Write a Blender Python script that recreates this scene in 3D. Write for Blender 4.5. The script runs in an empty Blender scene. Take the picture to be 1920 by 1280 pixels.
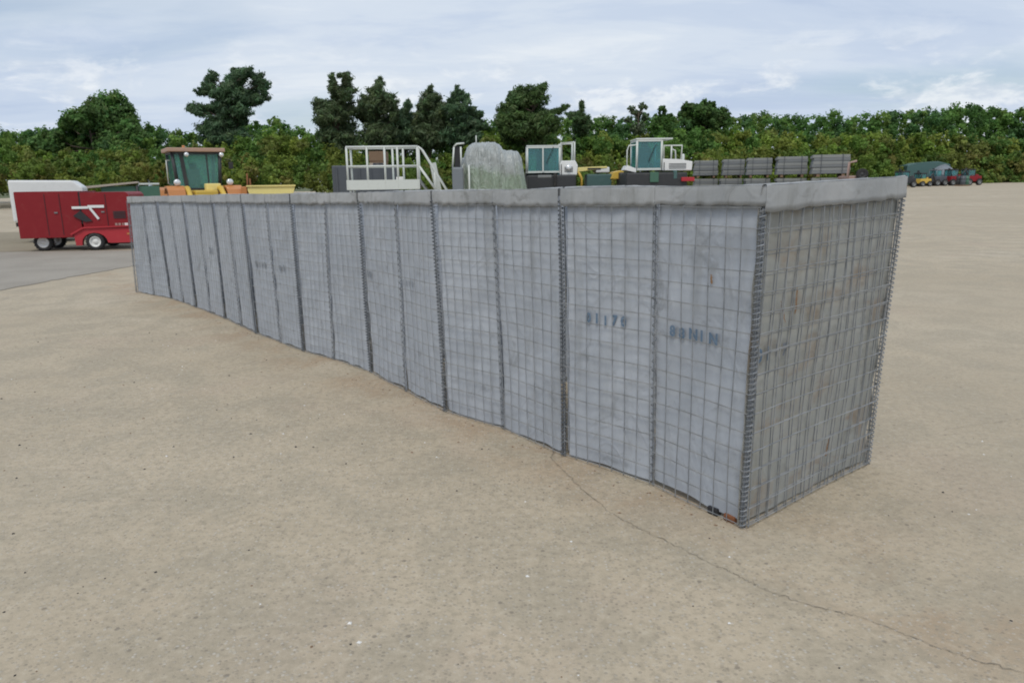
import bpy, bmesh, math, random
import numpy as np
from mathutils import Vector, Matrix, Euler

random.seed(7)
rng = np.random.default_rng(7)
R = math.radians
scene = bpy.context.scene
COL = scene.collection

# ------------------------------------------------------------------ camera
FPX, PITCH, ROLL, EYE = 1371.2, 0.21351, -0.013415, 1.38785
cp, sp = math.cos(PITCH), math.sin(PITCH)
Fv = Vector((0, cp, -sp)); Rv0 = Vector((1, 0, 0)); Uv0 = Rv0.cross(Fv)
Rv = Rv0 * math.cos(ROLL) + Uv0 * math.sin(ROLL)
Uv = -Rv0 * math.sin(ROLL) + Uv0 * math.cos(ROLL)
cam = bpy.data.cameras.new('camera')
cam.sensor_fit = 'HORIZONTAL'; cam.sensor_width = 36.0
cam.lens = 36.0 * FPX / 1920.0
cam.clip_start = 0.05; cam.clip_end = 6000
cam_o = bpy.data.objects.new('camera', cam); COL.objects.link(cam_o)
M = Matrix((Rv, Uv, -Fv)).transposed().to_4x4(); M.translation = Vector((0, 0, EYE))
cam_o.matrix_world = M
scene.camera = cam_o

def at(px, py, Y):
    """point at world depth Y that stands at this place of the 1920 x 1280 photograph"""
    d = Fv + Rv * ((px - 960) / FPX) - Uv * ((py - 640) / FPX)
    t = Y / d.y
    return Vector((0, 0, EYE)) + d * t

# ------------------------------------------------------------------ world, sun, exposure
SUN_EL, SUN_AZ = R(55), R(190)          # azimuth clockwise from +Y: behind the camera, a little to its left
w = bpy.data.worlds.new('World'); scene.world = w; w.use_nodes = True
nt = w.node_tree; nt.nodes.clear()
def N(nt, t, **k):
    n = nt.nodes.new(t)
    for a, b in k.items(): setattr(n, a, b)
    return n
def L(nt, a, b): nt.links.new(a, b)
out = N(nt, 'ShaderNodeOutputWorld'); bg = N(nt, 'ShaderNodeBackground'); bg.inputs['Strength'].default_value = 0.1
L(nt, bg.outputs[0], out.inputs[0])
sky = N(nt, 'ShaderNodeTexSky', sky_type='NISHITA', sun_disc=False, sun_elevation=SUN_EL, sun_rotation=SUN_AZ)
sky.altitude = 50; sky.air_density = 1.0; sky.dust_density = 1.5; sky.ozone_density = 1.0
tc = N(nt, 'ShaderNodeTexCoord')
sep = N(nt, 'ShaderNodeSeparateXYZ'); L(nt, tc.outputs['Generated'], sep.inputs[0])
def math_n(nt, op, a, b=None, clamp=False):
    n = N(nt, 'ShaderNodeMath', operation=op, use_clamp=clamp)
    for i, v in enumerate((a, b)):
        if v is None: continue
        if isinstance(v, (int, float)): n.inputs[i].default_value = v
        else: L(nt, v, n.inputs[i])
    return n.outputs[0]
zc = math_n(nt, 'MAXIMUM', sep.outputs[2], 0.0)
den = math_n(nt, 'ADD', zc, 0.14)
px_ = math_n(nt, 'DIVIDE', sep.outputs[0], den); py_ = math_n(nt, 'DIVIDE', sep.outputs[1], den)
comb = N(nt, 'ShaderNodeCombineXYZ'); L(nt, px_, comb.inputs[0]); L(nt, py_, comb.inputs[1])
def noise_n(nt, vec, scale, detail=6, rough=0.55, dist=0.0, mapping=None):
    if mapping:
        mp = N(nt, 'ShaderNodeMapping'); mp.inputs['Scale'].default_value = mapping[0]; mp.inputs['Location'].default_value = mapping[1]
        L(nt, vec, mp.inputs[0]); vec = mp.outputs[0]
    n = N(nt, 'ShaderNodeTexNoise'); n.inputs['Scale'].default_value = scale; n.inputs['Detail'].default_value = detail
    n.inputs['Roughness'].default_value = rough; n.inputs['Distortion'].default_value = dist
    L(nt, vec, n.inputs['Vector']); return n.outputs['Fac']
def ramp(nt, fac, stops, interp='EASE'):
    r = N(nt, 'ShaderNodeValToRGB'); r.color_ramp.interpolation = interp
    e = r.color_ramp.elements
    while len(e) < len(stops): e.new(0.5)
    for i, (p, c) in enumerate(stops):
        e[i].position = p; e[i].color = (*c, 1) if len(c) == 3 else c
    L(nt, fac, r.inputs[0]); return r.outputs[0]
def mix(nt, fac, a, b, mode='MIX'):
    n = N(nt, 'ShaderNodeMix', data_type='RGBA', blend_type=mode)
    for i, v in ((0, fac), (6, a), (7, b)):
        if isinstance(v, (int, float)): n.inputs[i].default_value = v
        elif isinstance(v, tuple): n.inputs[i].default_value = (*v, 1)
        else: L(nt, v, n.inputs[i])
    return n.outputs[2]
# broad stratus sheet with streaks, then small heaped clouds low down
n1 = noise_n(nt, comb.outputs[0], 0.55, 7, 0.58, 0.6, ((0.8, 1.5, 1), (3.1, 0.4, 0)))
n2 = noise_n(nt, comb.outputs[0], 1.9, 8, 0.6, 0.4, ((0.7, 1.6, 1), (0.0, 7.0, 2)))
nn = math_n(nt, 'ADD', math_n(nt, 'MULTIPLY', n1, 0.62), math_n(nt, 'MULTIPLY', n2, 0.38))
cloud = ramp(nt, nn, [(0.34, (4.45, 5.30, 6.75)), (0.46, (5.05, 5.85, 7.1)), (0.55, (5.75, 6.45, 7.4)), (0.68, (6.8, 7.3, 7.85))])
cover = ramp(nt, noise_n(nt, comb.outputs[0], 0.42, 5, 0.5, 0.3, ((0.8, 1.3, 1), (9.3, 2.2, 0))), [(0.50, (1, 1, 1)), (0.66, (0.45, 0.45, 0.45))])
base = mix(nt, cover, sky.outputs[0], cloud)
vs = N(nt, 'ShaderNodeMapping'); vs.inputs['Scale'].default_value = (1.0, 1.0, 2.4); L(nt, tc.outputs['Generated'], vs.inputs[0])
n3 = noise_n(nt, vs.outputs[0], 9.0, 7, 0.6, 0.3, ((1, 1, 1), (0.35, 1.2, 0.1)))
heap = ramp(nt, n3, [(0.50, (0, 0, 0)), (0.64, (1, 1, 1))])
band = ramp(nt, sep.outputs[2], [(0.0, (0.8,) * 3), (0.10, (0.75,) * 3), (0.20, (0, 0, 0))])
hm = math_n(nt, 'MULTIPLY', heap, band)
shade = noise_n(nt, vs.outputs[0], 22.0, 4, 0.6)
heapc = ramp(nt, shade, [(0.38, (5.8, 6.4, 7.2)), (0.58, (7.8, 8.1, 8.35))])
final = mix(nt, hm, base, heapc)
L(nt, final, bg.inputs['Color'])

sun = bpy.data.lights.new('sun', 'SUN'); sun.energy = 1.5; sun.angle = R(20); sun.color = (1.0, 0.94, 0.84)
sun_o = bpy.data.objects.new('sun', sun); COL.objects.link(sun_o)
sd = Vector((math.sin(SUN_AZ) * math.cos(SUN_EL), math.cos(SUN_AZ) * math.cos(SUN_EL), math.sin(SUN_EL)))
sun_o.rotation_euler = sd.to_track_quat('Z', 'Y').to_euler(); sun_o.location = sd * 60
vs_ = scene.view_settings
vs_.view_transform = 'Standard'; vs_.look = 'None'; vs_.exposure = 0.2; vs_.gamma = 1.0; vs_.use_curve_mapping = False
scene.render.engine = 'CYCLES'
scene.cycles.use_denoising = True
scene.cycles.filter_width = 1.9
scene.cycles.max_bounces = 6; scene.cycles.transparent_max_bounces = 8
scene.cycles.caustics_reflective = False; scene.cycles.caustics_refractive = False

# ------------------------------------------------------------------ materials
MATS = {}
def new_mat(name):
    m = bpy.data.materials.new(name); m.use_nodes = True
    t = m.node_tree; t.nodes.clear()
    o = N(t, 'ShaderNodeOutputMaterial'); b = N(t, 'ShaderNodeBsdfPrincipled')
    L(t, b.outputs[0], o.inputs[0]); MATS[name] = m
    return m, t, b, o
def objco(t):
    c = N(t, 'ShaderNodeTexCoord'); return c.outputs['Object']
def bump(t, b, h, strength=0.3, dist=0.01):
    n = N(t, 'ShaderNodeBump'); n.inputs['Strength'].default_value = strength; n.inputs['Distance'].default_value = dist
    L(t, h, n.inputs['Height']); L(t, n.outputs[0], b.inputs['Normal'])
def paint(name, col, rough=0.45, metal=0.0, wear=0.25, scale=6.0, dirt=(0.16, 0.13, 0.10), spec=0.5):
    """painted or plain surface with uneven dirt and slight tone shifts"""
    m, t, b, o = new_mat(name)
    c = objco(t)
    n = noise_n(t, c, scale, 6, 0.62)
    n2 = noise_n(t, c, scale * 7, 4, 0.6)
    tone = mix(t, n, tuple(x * 0.86 for x in col), tuple(min(1, x * 1.1) for x in col))
    msk = ramp(t, mix(t, 0.35, n, n2), [(0.52, (0, 0, 0)), (0.72, (wear,) * 3)])
    L(t, mix(t, msk, tone, dirt), b.inputs['Base Color'])
    b.inputs['Roughness'].default_value = rough; b.inputs['Metallic'].default_value = metal
    b.inputs['Specular IOR Level'].default_value = spec
    bump(t, b, n2, 0.12, 0.004)
    return m
paint('red_paint', (0.23, 0.013, 0.018), 0.5, wear=0.2, spec=0.3)
paint('bright_red', (0.42, 0.035, 0.045), 0.45, wear=0.2, spec=0.3)
paint('white_paint', (0.74, 0.75, 0.74), 0.42, wear=0.18)
paint('rail_white', (0.60, 0.63, 0.60), 0.5, wear=0.25)
paint('yellow_paint', (0.62, 0.42, 0.07), 0.45, wear=0.3)
paint('pale_yellow', (0.80, 0.68, 0.26), 0.5, wear=0.2)
paint('orange_paint', (0.50, 0.20, 0.06), 0.45, wear=0.35)
paint('roof_tan', (0.42, 0.27, 0.20), 0.6, wear=0.3)
paint('tan_sheet', (0.42, 0.36, 0.30), 0.7, wear=0.3)
paint('green_paint', (0.055, 0.14, 0.095), 0.55, wear=0.25)
paint('teal_paint', (0.06, 0.125, 0.12), 0.5, wear=0.2)
paint('blue_grey', (0.17, 0.19, 0.21), 0.5, wear=0.2)
paint('slate', (0.075, 0.085, 0.10), 0.55, wear=0.2)
paint('dark_steel', (0.03, 0.032, 0.035), 0.55, wear=0.3)
paint('grey_steel', (0.22, 0.23, 0.23), 0.45, metal=0.3, wear=0.3)
paint('rubber', (0.018, 0.018, 0.019), 0.75, wear=0.4)
paint('hub_white', (0.70, 0.70, 0.68), 0.5, wear=0.25)
paint('timber', (0.20, 0.13, 0.08), 0.8, wear=0.3)
paint('rust', (0.22, 0.085, 0.035), 0.85, wear=0.4, scale=20)
paint('rust_pale', (0.27, 0.16, 0.085), 0.9, wear=0.6, scale=40, dirt=(0.36, 0.33, 0.28))
paint('rusty_pink', (0.34, 0.24, 0.21), 0.75, wear=0.4)
paint('bundle_grey', (0.17, 0.182, 0.19), 0.8, wear=0.35, scale=10)
paint('bundle_pale', (0.235, 0.245, 0.24), 0.8, wear=0.35, scale=10)
paint('ink', (0.115, 0.175, 0.25), 0.8, wear=0.8, scale=45, dirt=(0.34, 0.37, 0.41))
paint('ink_faint', (0.20, 0.225, 0.26), 0.8, wear=0.8, scale=45, dirt=(0.36, 0.39, 0.42))
paint('bark', (0.085, 0.062, 0.045), 0.9, wear=0.3, scale=4)
paint('black_plastic', (0.02, 0.02, 0.022), 0.6, wear=0.15)

def glass(name, tint, rough=0.08, trans=0.74):
    m, t, b, o = new_mat(name)
    b.inputs['Base Color'].default_value = (*tint, 1); b.inputs['Roughness'].default_value = rough
    b.inputs['Transmission Weight'].default_value = 0.0; b.inputs['Specular IOR Level'].default_value = 0.8
    tr = N(t, 'ShaderNodeBsdfTransparent'); tr.inputs[0].default_value = (*[min(1, x * 2.2 + 0.22) for x in tint], 1)
    mx = N(t, 'ShaderNodeMixShader'); mx.inputs[0].default_value = 1 - trans
    L(t, tr.outputs[0], mx.inputs[1]); L(t, b.outputs[0], mx.inputs[2]); L(t, mx.outputs[0], o.inputs[0])
    n = noise_n(t, objco(t), 3.0, 4)
    bump(t, b, n, 0.06, 0.02)
    return m
glass('glass_green', (0.22, 0.40, 0.36))
glass('glass_teal', (0.20, 0.36, 0.39))
m, t, b, o = new_mat('lamp_glass')
b.inputs['Base Color'].default_value = (0.72, 0.74, 0.76, 1); b.inputs['Roughness'].default_value = 0.15; b.inputs['Metallic'].default_value = 0.3

# galvanised wire
m, t, b, o = new_mat('wire')
n = noise_n(t, objco(t), 14, 4, 0.6)
L(t, ramp(t, n, [(0.3, (0.21, 0.225, 0.24)), (0.7, (0.36, 0.375, 0.39))]), b.inputs['Base Color'])
b.inputs['Metallic'].default_value = 0.35; b.inputs['Roughness'].default_value = 0.5
m, t, b, o = new_mat('coil_wire')
n = noise_n(t, objco(t), 14, 4, 0.6)
L(t, ramp(t, n, [(0.3, (0.16, 0.175, 0.195)), (0.7, (0.28, 0.295, 0.315))]), b.inputs['Base Color'])
b.inputs['Metallic'].default_value = 0.35; b.inputs['Roughness'].default_value = 0.55

m, t, b, o = new_mat('coil_dark')
n = noise_n(t, objco(t), 14, 4, 0.6)
L(t, ramp(t, n, [(0.3, (0.075, 0.087, 0.105)), (0.7, (0.15, 0.165, 0.185))]), b.inputs['Base Color'])
b.inputs['Metallic'].default_value = 0.3; b.inputs['Roughness'].default_value = 0.6
def fabric(name, ca, cb, stain, samount, rusty=0.0):
    m, t, b, o = new_mat(name)
    c = objco(t)
    n = noise_n(t, c, 2.3, 6, 0.6, 0.4)
    tone = mix(t, ramp(t, n, [(0.3, (0, 0, 0)), (0.7, (1, 1, 1))]), ca, cb)
    fn = noise_n(t, c, 260, 3, 0.7)
    tone = mix(t, 0.10, tone, mix(t, fn, (0.1, 0.1, 0.1), (0.75, 0.75, 0.76)))
    # water marks running down and muddy splash, each with a shape of its own
    st = noise_n(t, c, 1.0, 6, 0.65, 0.2, ((9, 9, 1.2), (1, 2, 3)))
    sm = ramp(t, st, [(0.50, (0, 0, 0)), (0.75, (samount,) * 3)])
    tone = mix(t, sm, tone, stain)
    st2 = noise_n(t, c, 5.5, 7, 0.7, 0.8, ((1, 1, 1), (4, 8, 1)))
    sm2 = ramp(t, st2, [(0.56, (0, 0, 0)), (0.70, (samount * 0.9,) * 3)])
    tone = mix(t, sm2, tone, tuple(x * 0.8 for x in stain))
    if rusty:
        st3 = noise_n(t, c, 3.2, 5, 0.6, 0.5, ((1, 1, 2.0), (7.3, 1.2, 6.1)))
        tone = mix(t, ramp(t, st3, [(0.48, (0, 0, 0)), (0.72, (rusty,) * 3)]), tone, (0.28, 0.17, 0.085))
    L(t, tone, b.inputs['Base Color'])
    b.inputs['Roughness'].default_value = 0.95; b.inputs['Specular IOR Level'].default_value = 0.15
    b.inputs['Sheen Weight'].default_value = 0.15
    h = mix(t, 0.4, noise_n(t, c, 24, 4, 0.6), fn)
    cr_ = noise_n(t, c, 3.6, 3, 0.5, 1.6, ((1, 1, 0.8), (3, 3, 3)))
    h = mix(t, 0.62, h, ramp(t, cr_, [(0.40, (0, 0, 0)), (0.5, (1, 1, 1)), (0.60, (0, 0, 0))]))
    bump(t, b, h, 0.32, 0.009)
fabric('fabric', (0.355, 0.388, 0.435), (0.428, 0.46, 0.505), (0.28, 0.295, 0.31), 0.65)
fabric('fabric_end', (0.34, 0.348, 0.322), (0.41, 0.412, 0.38), (0.25, 0.24, 0.20), 0.6, rusty=0.5)
fabric('fabric_flap', (0.27, 0.285, 0.295), (0.38, 0.39, 0.395), (0.22, 0.225, 0.215), 0.7)

# concrete yard
def concrete(name):
    m, t, b, o = new_mat(name)
    c = objco(t)
    big = noise_n(t, c, 0.35, 6, 0.6, 0.5)
    tone = ramp(t, big, [(0.30, (0.405, 0.332, 0.232)), (0.5, (0.468, 0.388, 0.278)), (0.70, (0.522, 0.446, 0.338))])
    mid = noise_n(t, c, 2.1, 8, 0.68, 0.4, ((1, 1, 1), (5, 1, 0)))
    tone = mix(t, ramp(t, mid, [(0.38, (0.75,) * 3), (0.60, (0, 0, 0))]), tone, (0.345, 0.296, 0.216))
    warm = noise_n(t, c, 0.9, 6, 0.6, 0.3, ((1, 1, 1), (11, 4, 0)))
    tone = mix(t, ramp(t, warm, [(0.52, (0, 0, 0)), (0.72, (0.55,) * 3)]), tone, (0.44, 0.345, 0.255))
    # rusty wash that has run off the barrier along its foot
    sx = N(t, 'ShaderNodeSeparateXYZ'); L(t, c, sx.inputs[0])
    dd = math_n(t, 'ADD', math_n(t, 'MULTIPLY', math_n(t, 'SUBTRACT', sx.outputs[0], 0.926), -0.7686), math_n(t, 'MULTIPLY', math_n(t, 'SUBTRACT', sx.outputs[1], 2.741), -0.64))
    near = ramp(t, math_n(t, 'ABSOLUTE', dd), [(0.05, (1, 1, 1)), (0.5, (0, 0, 0))])
    wash = ramp(t, noise_n(t, c, 1.7, 6, 0.65, 0.6, ((1, 1, 1), (2, 9, 0))), [(0.42, (0, 0, 0)), (0.64, (0.8,) * 3)])
    tone = mix(t, math_n(t, 'MULTIPLY', near, wash), tone, (0.37, 0.262, 0.165))
    grain = noise_n(t, c, 26, 5, 0.7, 0.2)
    tone = mix(t, ramp(t, grain, [(0.36, (0.55,) * 3), (0.52, (0, 0, 0))]), tone, (0.285, 0.242, 0.175))
    tone = mix(t, ramp(t, grain, [(0.52, (0, 0, 0)), (0.68, (0.4,) * 3)]), tone, (0.56, 0.495, 0.385))
    # exposed stones
    v = N(t, 'ShaderNodeTexVoronoi'); v.inputs['Scale'].default_value = 62; L(t, c, v.inputs['Vector'])
    cell = N(t, 'ShaderNodeSeparateColor'); L(t, v.outputs['Color'], cell.inputs[0])
    st = ramp(t, v.outputs['Distance'], [(0.22, (1, 1, 1)), (0.42, (0, 0, 0))])
    sc = ramp(t, cell.outputs[0], [(0.0, (0.13, 0.115, 0.095)), (0.32, (0.27, 0.23, 0.18)), (0.6, (0.36, 0.325, 0.27)), (0.9, (0.52, 0.50, 0.45)), (1.0, (0.62, 0.60, 0.56))], 'LINEAR')
    tone = mix(t, math_n(t, 'MULTIPLY', st, 0.45), tone, sc)
    huge = noise_n(t, c, 0.11, 4, 0.55, 0.4, ((1, 1, 1), (1.3, 8.1, 0)))
    tone = mix(t, ramp(t, huge, [(0.38, (0.55,) * 3), (0.56, (0, 0, 0))]), tone, (0.372, 0.312, 0.226))
    oil = noise_n(t, c, 0.8, 5, 0.6, 1.2, ((1, 1, 1), (21, 3, 0)))
    tone = mix(t, ramp(t, oil, [(0.62, (0, 0, 0)), (0.74, (0.5,) * 3)]), tone, (0.25, 0.22, 0.175))
    v2 = N(t, 'ShaderNodeTexVoronoi'); v2.inputs['Scale'].default_value = 17; v2.inputs['Randomness'].default_value = 1.0; L(t, c, v2.inputs['Vector'])
    cell2 = N(t, 'ShaderNodeSeparateColor'); L(t, v2.outputs['Color'], cell2.inputs[0])
    pit = math_n(t, 'MULTIPLY', ramp(t, v2.outputs['Distance'], [(0.10, (1, 1, 1)), (0.19, (0, 0, 0))]), ramp(t, cell2.outputs[1], [(0.80, (0, 0, 0)), (0.88, (0.6,) * 3)]))
    tone = mix(t, pit, tone, (0.12, 0.10, 0.08))
    # distance softening is left to the renderer; fine sand between stones
    fine = noise_n(t, c, 190, 3, 0.7)
    tone = mix(t, 0.16, tone, mix(t, fine, (0.10, 0.09, 0.075), (0.62, 0.58, 0.50)))
    L(t, tone, b.inputs['Base Color']); b.inputs['Roughness'].default_value = 0.92; b.inputs['Specular IOR Level'].default_value = 0.25
    h = mix(t, 0.5, st, fine)
    bump(t, b, h, 0.45, 0.006)
concrete('concrete')
def earth(name, a, bcol, scale):
    m, t, b, o = new_mat(name)
    c = objco(t)
    n = noise_n(t, c, scale, 8, 0.65, 0.3)
    f = noise_n(t, c, scale * 40, 4, 0.7)
    tone = mix(t, ramp(t, n, [(0.3, (0, 0, 0)), (0.7, (1, 1, 1))]), a, bcol)
    L(t, mix(t, 0.3, tone, mix(t, f, tuple(x * 0.4 for x in a), tuple(min(1, x * 1.6) for x in bcol))), b.inputs['Base Color'])
    b.inputs['Roughness'].default_value = 0.95
    bump(t, b, f, 0.5, 0.01)
earth('asphalt', (0.24, 0.215, 0.18), (0.32, 0.29, 0.245), 0.8)
earth('dirt', (0.21, 0.175, 0.12), (0.28, 0.24, 0.17), 0.6)
earth('grassland', (0.055, 0.075, 0.025), (0.10, 0.11, 0.04), 0.15)
earth('crack_fill', (0.16, 0.13, 0.10), (0.27, 0.23, 0.175), 9)

# leaves: colour comes from a per-leaf attribute (leaf and species colour)
def leaf_mat(name):
    m, t, b, o = new_mat(name)
    a = N(t, 'ShaderNodeAttribute', attribute_name='leaf')
    L(t, a.outputs['Color'], b.inputs['Base Color']); b.inputs['Roughness'].default_value = 0.6
    b.inputs['Specular IOR Level'].default_value = 0.3
    tr = N(t, 'ShaderNodeBsdfTranslucent'); L(t, a.outputs['Color'], tr.inputs[0])
    mx = N(t, 'ShaderNodeMixShader'); mx.inputs[0].default_value = 0.45
    L(t, b.outputs[0], mx.inputs[1]); L(t, tr.outputs[0], mx.inputs[2]); L(t, mx.outputs[0], o.inputs[0])
leaf_mat('leaves')
# polythene wrapping
m, t, b, o = new_mat('polythene')
c = objco(t)
n = noise_n(t, c, 1.6, 5, 0.6, 0.5); n2 = noise_n(t, c, 9, 5, 0.6, 0.8, ((1, 1, 0.35), (0, 0, 0)))
tone = ramp(t, n, [(0.36, (0.24, 0.29, 0.22)), (0.5, (0.30, 0.33, 0.29)), (0.66, (0.36, 0.38, 0.36))])
sz = N(t, 'ShaderNodeSeparateXYZ'); L(t, c, sz.inputs[0])
low = ramp(t, math_n(t, 'ADD', math_n(t, 'MULTIPLY', sz.outputs[2], 0.3), math_n(t, 'MULTIPLY', n, 0.35)), [(0.64, (1, 1, 1)), (0.78, (0, 0, 0))])   # green bodywork showing through low down
tone = mix(t, math_n(t, 'MULTIPLY', low, 0.75), mix(t, n, (0.27, 0.30, 0.295), (0.37, 0.39, 0.385)), (0.22, 0.29, 0.20))
rid = noise_n(t, c, 3.5, 3, 0.5, 1.8, ((1, 1, 0.45), (2, 5, 1)))
rid = ramp(t, rid, [(0.42, (0, 0, 0)), (0.5, (1, 1, 1)), (0.58, (0, 0, 0))], 'LINEAR')
L(t, mix(t, ramp(t, n2, [(0.50, (0, 0, 0)), (0.70, (0.35,) * 3)]), tone, (0.48, 0.50, 0.50)), b.inputs['Base Color'])
b.inputs['Roughness'].default_value = 0.34; b.inputs['Specular IOR Level'].default_value = 0.5
bump(t, b, mix(t, 0.7, n2, rid), 0.7, 0.03)

# ------------------------------------------------------------------ mesh helpers
def tag(o, label=None, cat=None, group=None, kind=None):
    if label: o['label'] = label
    if cat: o['category'] = cat
    if group: o['group'] = group
    if kind: o['kind'] = kind
    return o
def link(name, me, mat, parent=None):
    o = bpy.data.objects.new(name, me); COL.objects.link(o)
    if mat is not None and len(me.materials) == 0: me.materials.append(MATS[mat] if isinstance(mat, str) else mat)
    if parent is not None: o.parent = parent
    return o
def empty(name, loc=(0, 0, 0), rz=0.0):
    o = bpy.data.objects.new(name, None); COL.objects.link(o); o.empty_display_size = 0.2
    o.location = loc; o.rotation_euler = (0, 0, rz); return o
def pymesh(name, verts, faces, mat, parent=None, smooth=False):
    me = bpy.data.meshes.new(name); me.from_pydata([tuple(v) for v in verts], [], faces)
    if smooth: me.polygons.foreach_set('use_smooth', [True] * len(me.polygons))
    me.update(); return link(name, me, mat, parent)
class B:
    """collects shapes and links them as one mesh object"""
    def __init__(s): s.bm = bmesh.new()
    def box(s, c, d, rot=None, bev=0.0, taper=None):
        r = bmesh.ops.create_cube(s.bm, size=1.0); vs = r['verts']
        for v in vs:
            k = 1.0
            if taper and v.co.z > 0: v.co.x *= taper[0]; v.co.y *= taper[1]
            v.co = Vector((v.co.x * d[0], v.co.y * d[1], v.co.z * d[2]))
        if bev > 0:
            es = list({e for v in vs for e in v.link_edges})
            rr = bmesh.ops.bevel(s.bm, geom=es, offset=bev, segments=2, affect='EDGES', profile=0.6)
            vs = list({v for f in rr['faces'] for v in f.verts} | {v for v in vs if v.is_valid})
        if rot is not None:
            mt = Euler(rot).to_matrix()
            for v in vs: v.co = mt @ v.co
        for v in vs: v.co += Vector(c)
        return s
    def tube(s, pts, r, seg=8, closed_caps=True):
        pts = [Vector(p) for p in pts]; rings = []
        for i, p in enumerate(pts):
            d = (pts[min(i + 1, len(pts) - 1)] - pts[max(i - 1, 0)]).normalized()
            a = d.orthogonal().normalized() if i == 0 else (rings_a - d * rings_a.dot(d)).normalized()
            rings_a = a; bb = d.cross(a)
            rr = r[i] if isinstance(r, (list, tuple)) else r
            rings.append([s.bm.verts.new(p + (a * math.cos(q) + bb * math.sin(q)) * rr) for q in [2 * math.pi * k / seg for k in range(seg)]])
        for i in range(len(rings) - 1):
            for k in range(seg):
                f = s.bm.faces.new((rings[i][k], rings[i][(k + 1) % seg], rings[i + 1][(k + 1) % seg], rings[i + 1][k])); f.smooth = True
        if closed_caps:
            s.bm.faces.new(rings[0][::-1]); s.bm.faces.new(rings[-1])
        return s
    def lathe(s, prof, c, axis='Y', seg=24, smooth=True):
        """prof: (radius, along) pairs, closed loop when first == last"""
        rings = []
        for (r_, h) in prof:
            ring = []
            for k in range(seg):
                q = 2 * math.pi * k / seg
                if axis == 'Y': v = Vector((r_ * math.cos(q), h, r_ * math.sin(q)))
                elif axis == 'X': v = Vector((h, r_ * math.cos(q), r_ * math.sin(q)))
                else: v = Vector((r_ * math.cos(q), r_ * math.sin(q), h))
                ring.append(s.bm.verts.new(v + Vector(c)))
            rings.append(ring)
        for i in range(len(rings) - 1):
            for k in range(seg):
                f = s.bm.faces.new((rings[i][k], rings[i][(k + 1) % seg], rings[i + 1][(k + 1) % seg], rings[i + 1][k])); f.smooth = smooth
        return s
    def prism(s, poly, a0, a1, axis='Y', bev=0.0):
        """poly of (x, z) pushed from a0 to a1 along axis"""
        def mk(p, a):
            return Vector((p[0], a, p[1])) if axis == 'Y' else (Vector((a, p[0], p[1])) if axis == 'X' else Vector((p[0], p[1], a)))
        A = [s.bm.verts.new(mk(p, a0)) for p in poly]; C = [s.bm.verts.new(mk(p, a1)) for p in poly]
        n = len(poly); fs = []
        for i in range(n): fs.append(s.bm.faces.new((A[i], A[(i + 1) % n], C[(i + 1) % n], C[i])))
        fs.append(s.bm.faces.new(A[::-1])); fs.append(s.bm.faces.new(C))
        if bev > 0:
            es = list({e for f in fs for e in f.edges})
            bmesh.ops.bevel(s.bm, geom=es, offset=bev, segments=2, affect='EDGES', profile=0.6)
        return s
    def build(s, name, mat, parent=None):
        bmesh.ops.recalc_face_normals(s.bm, faces=s.bm.faces[:])
        me = bpy.data.meshes.new(name); s.bm.to_mesh(me); s.bm.free()
        return link(name, me, mat, parent)
def copy_tree(o, parent=None):
    c = o.copy(); COL.objects.link(c)
    if parent is not None: c.parent = parent
    for ch in list(o.children): copy_tree(ch, c)
    return c

# ------------------------------------------------------------------ the setting: ground
def gz(y): return 0.006 * min(max(y - 25.0, 0.0), 105.0)
def sheet(name, xs, ys, dz, mat):
    vs = [(x, y, gz(y) + dz) for y in ys for x in xs]; nx = len(xs)
    fs = [(j * nx + i, j * nx + i + 1, (j + 1) * nx + i + 1, (j + 1) * nx + i) for j in range(len(ys) - 1) for i in range(nx - 1)]
    return pymesh(name, vs, fs, mat)
tag(sheet('ground', [-3000, -400, -60, 0, 60, 200, 400, 3000], [-200, -20, 25, 60, 130, 400, 3500], -0.05, 'grassland'), kind='structure')
yard = tag(sheet('concrete_yard', [-60, -30, -10, 0, 10, 30, 60, 100, 160], [-18, 0, 10, 25, 50, 80, 112], 0.0, 'concrete'), kind='structure')
# older tarmac strip on the far side of the yard, and bare earth behind it
def poly_sheet(name, pts, z, mat):
    return pymesh(name, [(x, y, z) for x, y in pts], [tuple(range(len(pts)))], mat)
edge0 = [(-7.19, 10.2), (-7.10, 11.3), (-6.98, 12.3), (-6.86, 13.2), (-6.5, 14.6), (-6.2, 16.4)]
edge = []
for (a, b_) in zip(edge0[:-1], edge0[1:]):
    for k in range(12): edge.append((a[0] + (b_[0] - a[0]) * k / 12 + random.gauss(0, 0.022), a[1] + (b_[1] - a[1]) * k / 12))
tag(poly_sheet('tarmac_strip', edge + [(-9.5, 16.75), (-13, 16.6), (-30, 15.0), (-30, 3.0), (-7.6, 6.0)], 0.006, 'asphalt'), kind='structure')
tag(poly_sheet('bare_earth', [(-6.6, 17.0), (-9.5, 16.85), (-13, 16.7), (-30, 15.2), (-45, 15), (-45, 24.5), (-6.4, 24.5)], 0.004, 'dirt'), kind='structure')
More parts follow.
